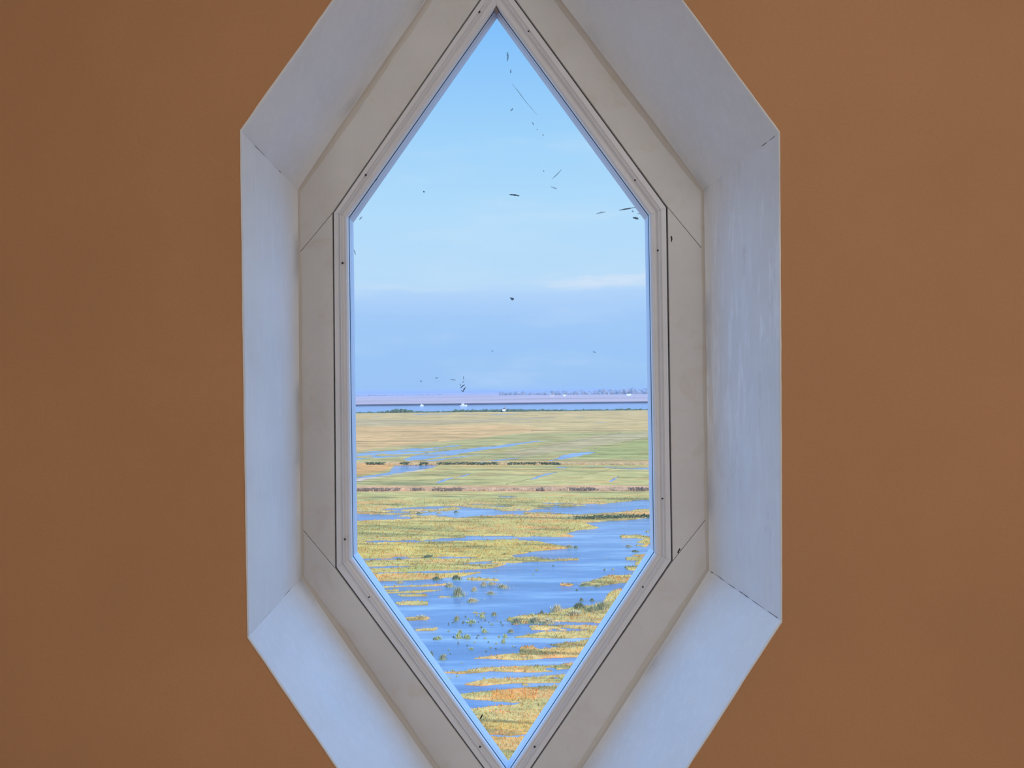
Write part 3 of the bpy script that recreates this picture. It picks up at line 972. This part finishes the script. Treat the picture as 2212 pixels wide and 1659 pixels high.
# dark foot of the dike (basalt)
bm = bmesh.new(); box(bm, (-2600, 1256, GZ - 0.5), (2600, 1268, GZ + 2.3))
tag(bm_obj('trim_dike_foot', bm, plain('basalt_slope', (0.07, 0.08, 0.11, 1), 0.9, 0.25, 0.02)), kind='structure')

# ------------------------------------------------------------------ plants, shapes
def leafy_mass(name, pts, mat, seed, parent=None):
    """lumpy bush mass: pts = (x, y, z0, rx, ry, rz) crowns"""
    bm = bmesh.new()
    r = random.Random(seed)
    for (x, y, z0, rx, ry, rz) in pts:
        res = bmesh.ops.create_icosphere(bm, subdivisions=2, radius=1.0)
        for v in res['verts']:
            k = 1 + r.uniform(-0.22, 0.22)
            v.co = Vector((x + v.co.x * rx * k, y + v.co.y * ry * k, z0 + max(-0.3, v.co.z) * rz * k))
    return bm_obj(name, bm, mat, parent)

M_TREE = plain('winter_trees', (0.22, 0.20, 0.20, 1), 0.95, 0.3, 0.05)
M_SHRUB = plain('dark_reed', (0.075, 0.10, 0.055, 1), 0.95, 0.4, 0.4)
M_SEDGE = plain('dark_sedge', (0.15, 0.17, 0.10, 1), 0.95, 0.4, 1.0)
M_REEDO = plain('orange_reed', (0.66, 0.42, 0.22, 1), 0.95, 0.3, 0.6)
M_REEDR = plain('rusty_reed', (0.62, 0.41, 0.28, 1), 0.95, 0.35, 0.6)
M_REEDG = plain('olive_reed', (0.30, 0.29, 0.15, 1), 0.95, 0.35, 2)
M_REEDT = plain('tan_reed', (0.48, 0.37, 0.22, 1), 0.95, 0.3, 2)
M_LEAFY = plain('yellow_green_leaf', (0.56, 0.50, 0.20, 1), 0.8, 0.35, 6)
M_STRAW = plain('straw', (0.62, 0.48, 0.26, 1), 0.9, 0.3, 3)

# near river bank: hedge of dark reeds
r = random.Random(3)
pts = []
for k in range(520):
    x = -430 + k * 1.66 + r.uniform(-1, 1)
    px_ = CX + x / 798 * F
    h = r.uniform(0.9, 2.0)
    if 835 < px_ < 890: h += 2.4 * math.exp(-((px_ - 862) / 18) ** 2) + 0.6
    if 980 < px_ < 1180: h += 0.9
    pts.append((x, 799 + r.uniform(-2, 2), GZ, r.uniform(1.5, 3.2), 1.5, h))
tag(leafy_mass('riverside_reeds', pts, M_SHRUB, 4), 'dark green reed hedge along the near bank of the distant river', 'reeds', kind='stuff')

# horizon tree lines
def treeline(x0, x1, dist, h0, h1, n, seed, label):
    r = random.Random(seed)
    P_ = []
    for k in range(n):
        px_ = x0 + (x1 - x0) * (k + r.uniform(-.4, .4)) / n
        x = (px_ - CX) / F * dist
        hh = r.uniform(h0, h1)
        P_.append((x, dist + r.uniform(-60, 60), GZ, r.uniform(0.6, 1.8) * dist / F * 4.5, 20, hh))
    o = leafy_mass('treeline', P_, M_TREE, seed)
    return tag(o, label, 'trees', kind='stuff')
treeline(640, 960, 5200, 5, 12, 60, 1, 'thin hazy treeline on the horizon left of the bird-shaped smudge')
treeline(1080, 1180, 4200, 12, 22, 26, 2, 'short hazy treeline on the horizon near the middle of the view')
treeline(1180, 1310, 3900, 12, 24, 40, 3, 'hazy treeline on the horizon between the middle and the farmhouse')
treeline(1300, 1560, 3900, 17, 30, 110, 5, 'tallest hazy treeline on the horizon around the white farmhouse')

# ------------------------------------------------------------------ buildings and boats far off
M_WHITE = plain('white_render', (0.85, 0.85, 0.85, 1), 0.7, 0.03)
M_ROOF = plain('slate_roof', (0.10, 0.10, 0.13, 1), 0.8, 0.1)
M_RED = plain('clay_roof', (0.40, 0.20, 0.15, 1), 0.8, 0.1)
M_PANE = plain('dark_pane', (0.03, 0.04, 0.06, 1), 0.2, 0.1)
def house(label, px, dist, w, d, h, roof, mroof, name='farmhouse'):
    x = (px - CX) / F * dist
    e = empty(name, (x, dist, GZ + 0.7)); tag(e, label, 'house')
    bm = bmesh.new(); box(bm, (-w / 2, -d / 2, 0), (w / 2, d / 2, h)); bm_obj('walls', bm, M_WHITE, e)
    bm = bmesh.new()
    o_ = 0.4
    v = [bm.verts.new(p) for p in ((-w/2-o_, -d/2-o_, h), (w/2+o_, -d/2-o_, h), (w/2+o_, d/2+o_, h), (-w/2-o_, d/2+o_, h), (0, -d/2-o_, h+roof), (0, d/2+o_, h+roof))]
    for f in ((0, 1, 4), (1, 2, 5, 4), (2, 3, 5), (3, 0, 4, 5), (0, 3, 2, 1)): bm.faces.new([v[k] for k in f])
    bm_obj('roof', bm, mroof, e)
    bm = bmesh.new()
    box(bm, (w * .2, -.5, h + roof * .35), (w * .2 + .9, .5, h + roof + 1)); bm_obj('chimney', bm, M_RED, e)
    return e
house('white farmhouse with dark roof on the horizon at the far right', 1358, 2900, 16, 12, 7, 9, M_ROOF)
house('small white house on the horizon, next left of the tree-backed farmhouse', 1219, 2900, 9, 9, 7, 4, M_ROOF, 'cottage')
house('low pale barn on the horizon, left of the small white house', 1192, 3000, 15, 9, 3.5, 3.5, M_RED, 'barn')
house('tiny white shed on the near bank of the distant river', 1088, 793, 3.0, 2.6, 2.2, 1.0, M_ROOF, 'shed')

def boat(label, px, py, L, cab, name='boat'):
    p = ground(px, py)
    e = empty(name, (p.x, p.y, GZ)); tag(e, label, 'boat')
    prof_ = [(-0.5, 0.30), (-0.42, 0.48), (0.1, 0.5), (0.35, 0.36), (0.5, 0.0)]
    bm = bmesh.new()
    top, bot = [], []
    B_ = L * 0.28
    for t, hw in prof_:
        top.append((bm.verts.new((t * L, hw * B_, 1.3 + max(0, t) * 1.2)), bm.verts.new((t * L, -hw * B_, 1.3 + max(0, t) * 1.2))))
        bot.append((bm.verts.new((t * L * .94, hw * B_ * .7, 0)), bm.verts.new((t * L * .94, -hw * B_ * .7, 0))))
    for k in range(len(prof_) - 1):
        for s in (0, 1):
            bm.faces.new([top[k][s], top[k + 1][s], bot[k + 1][s], bot[k][s]])
        bm.faces.new([top[k][0], top[k][1], top[k + 1][1], top[k + 1][0]])
    bm.faces.new([top[0][0], top[0][1], bot[0][1], bot[0][0]])
    bm_obj('hull', bm, M_WHITE, e)
    bm = bmesh.new(); box(bm, (-L * .25, -B_ * .3, 1.2), (L * .12, B_ * .3, 1.2 + cab)); box(bm, (-L * .2, -B_ * .32, 1.3 + cab), (L * .05, B_ * .32, 1.5 + cab))
    c_ = bm_obj('cabin', bm, M_WHITE, e)
    bm = bmesh.new(); box(bm, (-L * .22, -B_ * .31, 1.2 + cab * .5), (L * .09, -B_ * .305, 1.2 + cab * .8)); bm_obj('window_strip', bm, M_PANE, e)
    bm = bmesh.new(); box(bm, (-.08, -.08, 1.2 + cab), (.08, .08, 1.2 + cab + L * .22)); bm_obj('mast', bm, M_WHITE, e)
    return e
boat('white motor boat on the distant river, larger of the two boats', 1001, 877, 11, 2.6)
boat('small white boat on the distant river, left of the larger boat', 911, 877, 5.5, 1.4)

# ------------------------------------------------------------------ reeds and tussocks
def tuft_mesh(seed, n, w, h, spread, mat2=None, blade=0.03, droop=0.5):
    r = random.Random(seed)
    vv, ff = [], []
    for k in range(n):
        a = r.uniform(0, 6.283); q = abs(r.gauss(0, 0.45)) * w / 2
        x, y = math.cos(a) * q * 1.0, math.sin(a) * q * 0.7
        hh = h * r.uniform(0.45, 1.0) * (1 - 0.45 * min(1, q / (w / 2)))
        lean = Vector((math.cos(a), math.sin(a), 0)) * hh * spread * r.uniform(0.2, 1.0)
        side = Vector((-math.sin(a + r.uniform(-1, 1)), math.cos(a + r.uniform(-1, 1)), 0)).normalized() * blade * r.uniform(.6, 1.3)
        base = Vector((x, y, -0.03)); mid = base + Vector((0, 0, hh * .6)) + lean * .4; tip = base + Vector((0, 0, hh * (1 - droop * .2))) + lean
        i0 = len(vv)
        vv += [base - side, base + side, mid + side * .8, mid - side * .8, tip]
        ff += [[i0, i0 + 1, i0 + 2, i0 + 3], [i0 + 3, i0 + 2, i0 + 4]]
    # low mat of roots and dead stalks the blades stand on
    i0 = len(vv); m = 14
    vv.append(Vector((0, 0, h * 0.16)))
    for k in range(m):
        a = k / m * 6.2832; q = w * 0.42 * r.uniform(.8, 1.15)
        vv.append(Vector((math.cos(a) * q * .6, math.sin(a) * q * .42, h * 0.10)))
    for k in range(m):
        a = k / m * 6.2832; q = w * 0.55 * r.uniform(.8, 1.2)
        vv.append(Vector((math.cos(a) * q, math.sin(a) * q * .7, -0.03)))
    for k in range(m):
        l_ = (k + 1) % m
        ff.append([i0, i0 + 1 + k, i0 + 1 + l_])
        ff.append([i0 + 1 + k, i0 + 1 + m + k, i0 + 1 + m + l_, i0 + 1 + l_])
    return vv, ff
MESHES = {}
def tuft_data(kind, var):
    key = (kind, var)
    if key in MESHES: return MESHES[key]
    if kind == 'reed': args = (160, 1.0, 0.62, 0.35); mats = [M_REEDG, M_REEDT]; bl = 0.022
    elif kind == 'tan': args = (150, 1.0, 0.6, 0.45); mats = [M_REEDT, M_STRAW]; bl = 0.022
    elif kind == 'dark': args = (170, 1.0, 0.45, 0.25); mats = [M_SEDGE, M_REEDG]; bl = 0.026
    else: args = (60, 1.0, 0.42, 0.9); mats = [M_LEAFY, M_REEDG]; bl = 0.06
    vv, ff = tuft_mesh(hash(kind) % 97 + var * 7 if False else var * 13 + len(kind), args[0], args[1], args[2], args[3], blade=bl)
    me = bpy.data.meshes.new('tuft_' + kind)
    me.from_pydata([tuple(v) for v in vv], [], ff)
    for m in mats + [M_SEDGE]: me.materials.append(m)
    rr = random.Random(var)
    mi = []
    for k in range(args[0]):
        c_ = 0 if rr.random() < 0.6 else 1
        mi += [c_, c_]
    mi += [2] * (len(ff) - len(mi))
    me.polygons.foreach_set('material_index', mi)
    MESHES[key] = me
    return me
def clump(kind, px, py, wpx, hpx, name, label, cat, group=None):
    p = ground(px, py)
    k = p.y / F
    o = bpy.data.objects.new(name, tuft_data(kind, random.randrange(4)))
    C.objects.link(o)
    o.location = (p.x, p.y, GZ - 0.01)
    base_h = {'reed': 0.62, 'tan': 0.6, 'dark': 0.45}.get(kind, 0.42)
    o.scale = (wpx * k * 1.25, wpx * k * 0.9, hpx * k / base_h * 1.5)
    o.rotation_euler = (0, 0, random.uniform(-0.5, 0.5))
    tag(o, label, cat, group)
    return o

# the clumps one can name
NAMED = [
    ('tan', 1203, 1322, 30, 17, 'reed_clump', 'tan brush clump at the left end of the bushy spit by the right pane edge'),
    ('dark', 1252, 1316, 34, 15, 'reed_clump', 'dark green bushy clump in the middle of the bushy spit'),
    ('reed', 1302, 1318, 34, 20, 'reed_clump', 'tall yellow-green clump at the outer right end of the bushy spit'),
    ('reed', 1278, 1322, 28, 14, 'reed_clump', 'olive clump between the dark green and the tall yellow-green one on the spit'),
    ('tan', 1240, 1330, 36, 12, 'reed_clump', 'low tan sedge just in front of the dark green bushy clump'),
    ('dark', 1170, 1326, 9, 9, 'grass_tussock', 'small dark tussock left of the tan brush clump'),
    ('dark', 1256, 1298, 10, 7, 'grass_tussock', 'small grey tussock in open water, left one of a pair behind the spit'),
    ('dark', 1279, 1298, 10, 6, 'grass_tussock', 'small grey tussock in open water, right one of a pair behind the spit'),
    ('reed', 1155, 1346, 32, 14, 'reed_clump', 'olive reed clump in the middle of the low reed bar left of the spit'),
    ('tan', 1185, 1347, 34, 12, 'reed_clump', 'tan reed clump at the right end of the low reed bar left of the spit'),
    ('reed', 1118, 1347, 30, 14, 'reed_clump', 'pale green reed clump at the left end of the low reed bar'),
    ('leaf', 1147, 1333, 16, 9, 'reed_clump', 'bright yellow-green plant standing up behind the low reed bar'),
    ('reed', 990, 1288, 30, 20, 'reed_clump', 'largest olive reed clump in the middle of the left water streaks'),
    ('tan', 972, 1268, 22, 10, 'reed_clump', 'tan tussock just behind the largest left reed clump'),
    ('tan', 1024, 1277, 14, 10, 'grass_tussock', 'tan tuft right of the largest left reed clump'),
    ('tan', 1045, 1266, 14, 12, 'grass_tussock', 'upright tan tuft in open water, left one of two side by side'),
    ('tan', 1061, 1264, 14, 9, 'grass_tussock', 'upright tan tuft in open water, right one of two side by side'),
    ('tan', 1086, 1270, 26, 9, 'grass_tussock', 'wide pale tan tuft in open water right of the two upright tufts'),
    ('tan', 1060, 1284, 18, 8, 'grass_tussock', 'pale low tuft in front of the upright tan tufts'),
    ('tan', 1020, 1300, 26, 9, 'grass_tussock', 'straw-coloured low tuft in front of the largest left reed clump'),
    ('dark', 944, 1253, 22, 9, 'grass_tussock', 'dark green tuft in the far left water streak'),
    ('dark', 986, 1252, 24, 10, 'grass_tussock', 'dark grey-green tuft right of the far left dark tuft'),
    ('tan', 864, 1260, 16, 8, 'grass_tussock', 'brown tuft near the left pane edge in the far water streak'),
    ('tan', 912, 1337, 26, 9, 'grass_tussock', 'golden tuft on the small golden islet near the left pane edge'),
    ('reed', 957, 1425, 18, 13, 'grass_tussock', 'round brown and green tussock close to the lower left pane edge'),
    ('dark', 932, 1418, 9, 12, 'grass_tussock', 'thin dark sprig left of the round brown and green tussock'),
    ('leaf', 946, 1381, 18, 8, 'water_plant', 'yellow-green floating plant alone at the left of the open water'),
    ('dark', 939, 1382, 8, 6, 'grass_tussock', 'small dark sprig touching the lone floating plant'),
    ('leaf', 990, 1379, 14, 13, 'water_plant', 'tall leafed floating plant at the left of the near cluster'),
    ('leaf', 1008, 1379, 20, 9, 'water_plant', 'wide yellow floating plant at the right of the near cluster'),
    ('leaf', 994, 1368, 11, 9, 'water_plant', 'small floating plant at the back of the near cluster'),
    ('leaf', 1046, 1366, 13, 9, 'water_plant', 'round yellow-green plant right of the near cluster'),
    ('leaf', 1041, 1335, 12, 13, 'water_plant', 'upright yellow plant at the top of the far cluster'),
    ('leaf', 1018, 1346, 22, 8, 'water_plant', 'wide yellow-green plant in the far cluster'),
    ('reed', 987, 1340, 13, 11, 'water_plant', 'olive plant at the left of the far cluster'),
    ('reed', 1067, 1330, 13, 9, 'water_plant', 'dull green plant right of the upright yellow plant'),
    ('leaf', 1091, 1378, 10, 10, 'water_plant', 'small standing plant left of the lower water streaks, upper of two'),
    ('leaf', 1087, 1389, 9, 10, 'water_plant', 'small standing plant left of the lower water streaks, lower of two'),
    ('reed', 1103, 1366, 14, 8, 'water_plant', 'brownish low plant in front of the reed bar'),
    ('leaf', 1018, 1403, 13, 5, 'water_plant', 'faint flat plant in open water below the near cluster'),
    ('leaf', 978, 1450, 7, 5, 'water_plant', 'tiny plant at the tip of a long low sedge streak'),
    ('leaf', 1045, 1467, 5, 5, 'water_plant', 'tiny pale sprig on the third sedge streak'),
    ('leaf', 1219, 1393, 6, 9, 'water_plant', 'tiny pale sprig on the orange sedge near the right pane edge'),
    ('dark', 1228, 1264, 24, 4, 'grass_tussock', 'flat dark tussock in open water left of the green strip'),
    ('reed', 1264, 1266, 26, 8, 'grass_tussock', 'green tussock at the left end of the green strip by the right pane edge'),
    ('reed', 1290, 1268, 14, 6, 'grass_tussock', 'small green tussock in front of the green strip by the right pane edge'),
    ('tan', 1306, 1250, 18, 6, 'grass_tussock', 'tan tussock on the back edge of the green strip'),
    ('tan', 1230, 1184, 20, 8, 'grass_tussock', 'tan tussock at the tip of the long grass tongue'),
    ('dark', 1244, 1184, 10, 5, 'grass_tussock', 'dark low tussock just off the tip of the long grass tongue'),
    ('dark', 1089, 1200, 18, 5, 'grass_tussock', 'dark tussock in the water gap under the long grass tongue'),
    ('tan', 1358, 1181, 14, 5, 'grass_tussock', 'small brown tussock in shallow water at the right pane edge'),
    ('dark', 1372, 1192, 18, 4, 'grass_tussock', 'dark low tussock in front of the small brown one at the right pane edge'),
    ('dark', 924, 1205, 30, 7, 'grass_tussock', 'dark tussock between two pale water pools on the left'),
    ('dark', 862, 1211, 22, 6, 'grass_tussock', 'dark tussock left of the two pale water pools'),
    ('dark', 905, 1110, 14, 4, 'grass_tussock', 'dark tussock in the left blue channel, left one'),
    ('dark', 985, 1107, 12, 4, 'grass_tussock', 'dark tussock in the left blue channel, right one'),
    ('tan', 948, 1109, 14, 4, 'grass_tussock', 'tan tussock in the left blue channel, between two dark ones'),
]
for kind, x, y, w, h, nm, lb in NAMED:
    clump(kind, x, y, w, h, nm, lb, 'plant')

# tiny sprigs in the open water that nothing tells apart
r = random.Random(21)
spots = [(1001, 1345), (1006, 1333), (1012, 1338), (1034, 1345), (1048, 1341), (1056, 1345), (1062, 1350), (1075, 1342), (1082, 1346), (1086, 1352),
         (984, 1344), (978, 1346), (969, 1349), (1000, 1347), (1030, 1331), (969, 1365), (1016, 1352), (980, 1378), (1030, 1379), (1033, 1374), (990, 1391),
         (1060, 1400), (1071, 1402), (1048, 1380), (1050, 1408), (969, 1405), (973, 1413), (1072, 1391), (1078, 1377), (1101, 1335), (1099, 1342),
         (1107, 1350), (1092, 1340), (1159, 1232), (1152, 1241), (1195, 1223), (1306, 1232), (1324, 1231), (1246, 1276), (998, 1434), (970, 1467), (987, 1462),
         (962, 1416), (1010, 1395), (1025, 1388), (1040, 1357), (1055, 1388), (1108, 1397), (1113, 1399)]
for x, y in spots:
    clump('dark' if r.random() < .6 else 'leaf', x, y, r.uniform(3.5, 6.5), r.uniform(2.5, 5), 'water_sprig',
          'tiny sprig poking out of the open flood water', 'plant', 'tiny sprigs in the open flood water')

# rows of reeds along the two ditches
def reed_row(name, label, x0, x1, yfun, hpx, mats, dens, seed, dark_spans=()):
    r = random.Random(seed)
    vv, ff, mi = [], [], []
    x = x0
    while x < x1:
        y = yfun(x) + r.uniform(-1.3, 1.3)
        p = ground(x, y); k = p.y / F
        for s in range(5):
            q = Vector((p.x + r.uniform(-4, 4) * k, p.y + r.uniform(-1, 1), GZ + 0.1))
            h = hpx * k * r.uniform(0.4, 1.1); w = r.uniform(0.8, 2.2) * k
            i0 = len(vv)
            for a in range(3):
                an = a * 1.05 + r.uniform(0, 1)
                dx, dy = math.cos(an) * w, math.sin(an) * w
                i0 = len(vv)
                vv += [q + Vector((-dx, -dy, 0)), q + Vector((dx, dy, 0)), q + Vector((dx * .7 + .1, dy * .7, h)), q + Vector((-dx * .5 + .1, -dy * .5, h * .9))]
                ff.append([i0, i0 + 1, i0 + 2, i0 + 3])
                dk = any(a_ < x < b_ for a_, b_ in dark_spans) and r.random() < 0.85
                mi.append(2 if dk else (0 if r.random() < .6 else 1))
        x += dens * r.uniform(.5, 1.5)
    o = mesh_obj(name, vv, ff, mats)
    o.data.polygons.foreach_set('material_index', mi)
    return tag(o, label, 'reeds', kind='stuff')
reed_row('ditch_reeds', 'orange and dark reeds along the farther ditch across the meadow', 600, 1600, lambda x: 1003.5 + 0.001 * (x - 1100), 3.4, [M_REEDO, M_STRAW, M_SHRUB], 0.8, 5,
         [(790, 832), (865, 885), (905, 925), (945, 1075), (1095, 1160), (1163, 1208)])
reed_row('ditch_reeds', 'rust-coloured reeds along the nearer ditch across the meadow', 600, 1600, lambda x: 1060 - 0.002 * (x - 1100), 4.6, [M_REEDR, M_REEDO, plain('brown_reed', (0.24, 0.17, 0.13, 1), .9)], 0.8, 6,
         [(770, 845), (850, 865), (888, 912), (935, 1000), (1160, 1175), (1225, 1285), (1355, 1400)])
reed_row('bank_sedge', 'dark sedge edging the strip between the blue channel and the broad flood', 1230, 1560, lambda x: 1119.5 - 0.028 * (x - 1300), 3.5, [M_REEDG, M_STRAW, M_SHRUB], 1.0, 7,
         [(1240, 1420)])

# grass over the near land, one mass of short blades
land_mask = (~is_w) & (GY > 40) & (GY < 150) & (np.abs(Sx[None, :] * F) < 950)
ids = np.flatnonzero(land_mask)
w_ = (1.0 / GY.ravel()[ids] ** 0.0)
pick = RNG.choice(ids, size=min(110000, len(ids)), replace=False)
bx, by, bz = GX.ravel()[pick], GY.ravel()[pick], Z.ravel()[pick] + GZ
n = len(pick)
sc_ = by / F * 2212 / 2212
hh = RNG.uniform(1.6, 5.0, n) * sc_ * np.clip(90 / by, .5, 1.1)
ww = RNG.uniform(0.5, 1.3, n) * sc_
an = RNG.uniform(0, math.pi, n)
ln = RNG.uniform(-0.6, 1.0, n) * hh * 0.8
V0 = np.stack([bx - np.cos(an) * ww, by - np.sin(an) * ww, bz - 0.02], -1)
V1 = np.stack([bx + np.cos(an) * ww, by + np.sin(an) * ww, bz - 0.02], -1)
V2 = np.stack([bx + ln + ww * .3, by, bz + hh], -1)
co = np.stack([V0, V1, V2], 1).reshape(-1, 3).astype(np.float32)
me = bpy.data.meshes.new('meadow_grass')
me.vertices.add(len(co)); me.vertices.foreach_set('co', co.ravel())
me.loops.add(n * 3); me.loops.foreach_set('vertex_index', np.arange(n * 3, dtype=np.int32))
me.polygons.add(n); me.polygons.foreach_set('loop_start', np.arange(0, n * 3, 3, dtype=np.int32)); me.polygons.foreach_set('loop_total', np.full(n, 3, dtype=np.int32))
me.update(calc_edges=True)
gc = col_.reshape(-1, 3)[pick] * RNG.uniform(0.6, 1.35, (n, 1))
dk_ = RNG.rand(n) < 0.11
gc[dk_] = gc[dk_] * np.array([0.55, 0.62, 0.7])
og_ = RNG.rand(n) < 0.14
gc[og_] = gc[og_] * np.array([1.2, 1.05, 0.85])
gc = np.clip(gc, 0, 0.95)
ca = me.color_attributes.new('tint', 'FLOAT_COLOR', 'POINT')
ca.data.foreach_set('color', np.concatenate([np.repeat(gc, 3, 0), np.ones((n * 3, 1))], 1).astype(np.float32).ravel())
m_gr, T, b, P = new_mat('grass_blades', 0.9, 0.1)
at_ = T.n('ShaderNodeAttribute'); at_.attribute_name = 'tint'
T.l(at_.outputs['Color'], b.inputs['Base Color'])
me.materials.append(m_gr)
go_ = link(bpy.data.objects.new('meadow_grass', me))
tag(go_, 'green and straw-coloured grass blades over the near flooded meadow', 'grass', kind='stuff')

# ------------------------------------------------------------------ haze over the land
HAZE = 1
if HAZE:
    mh = bpy.data.materials.new('haze_air'); mh.use_nodes = True
    H = NT(mh.node_tree)
    mh.node_tree.nodes.remove(mh.node_tree.nodes['Principled BSDF'])
    vsn = H.n('ShaderNodeVolumeScatter')
    vsn.inputs['Color'].default_value = (0.24, 0.245, 0.27, 1)
    vsn.inputs['Density'].default_value = 0.00022
    van = H.n('ShaderNodeVolumeAbsorption')
    van.inputs['Color'].default_value = (0.50, 0.53, 0.70, 1)
    van.inputs['Density'].default_value = 0.00016
    vadd = H.n('ShaderNodeAddShader')
    H.l(vsn.outputs[0], vadd.inputs[0]); H.l(van.outputs[0], vadd.inputs[1])
    H.l(vadd.outputs[0], mh.node_tree.nodes['Material Output'].inputs['Volume'])
    bm = bmesh.new(); box(bm, (-9300, 30, GZ - 4), (9300, 30500, GZ + 30))
    bmesh.ops.recalc_face_normals(bm, faces=bm.faces)
    tag(bm_obj('haze', bm, mh), 'thin bluish haze over the far river and polder', 'haze', kind='stuff')
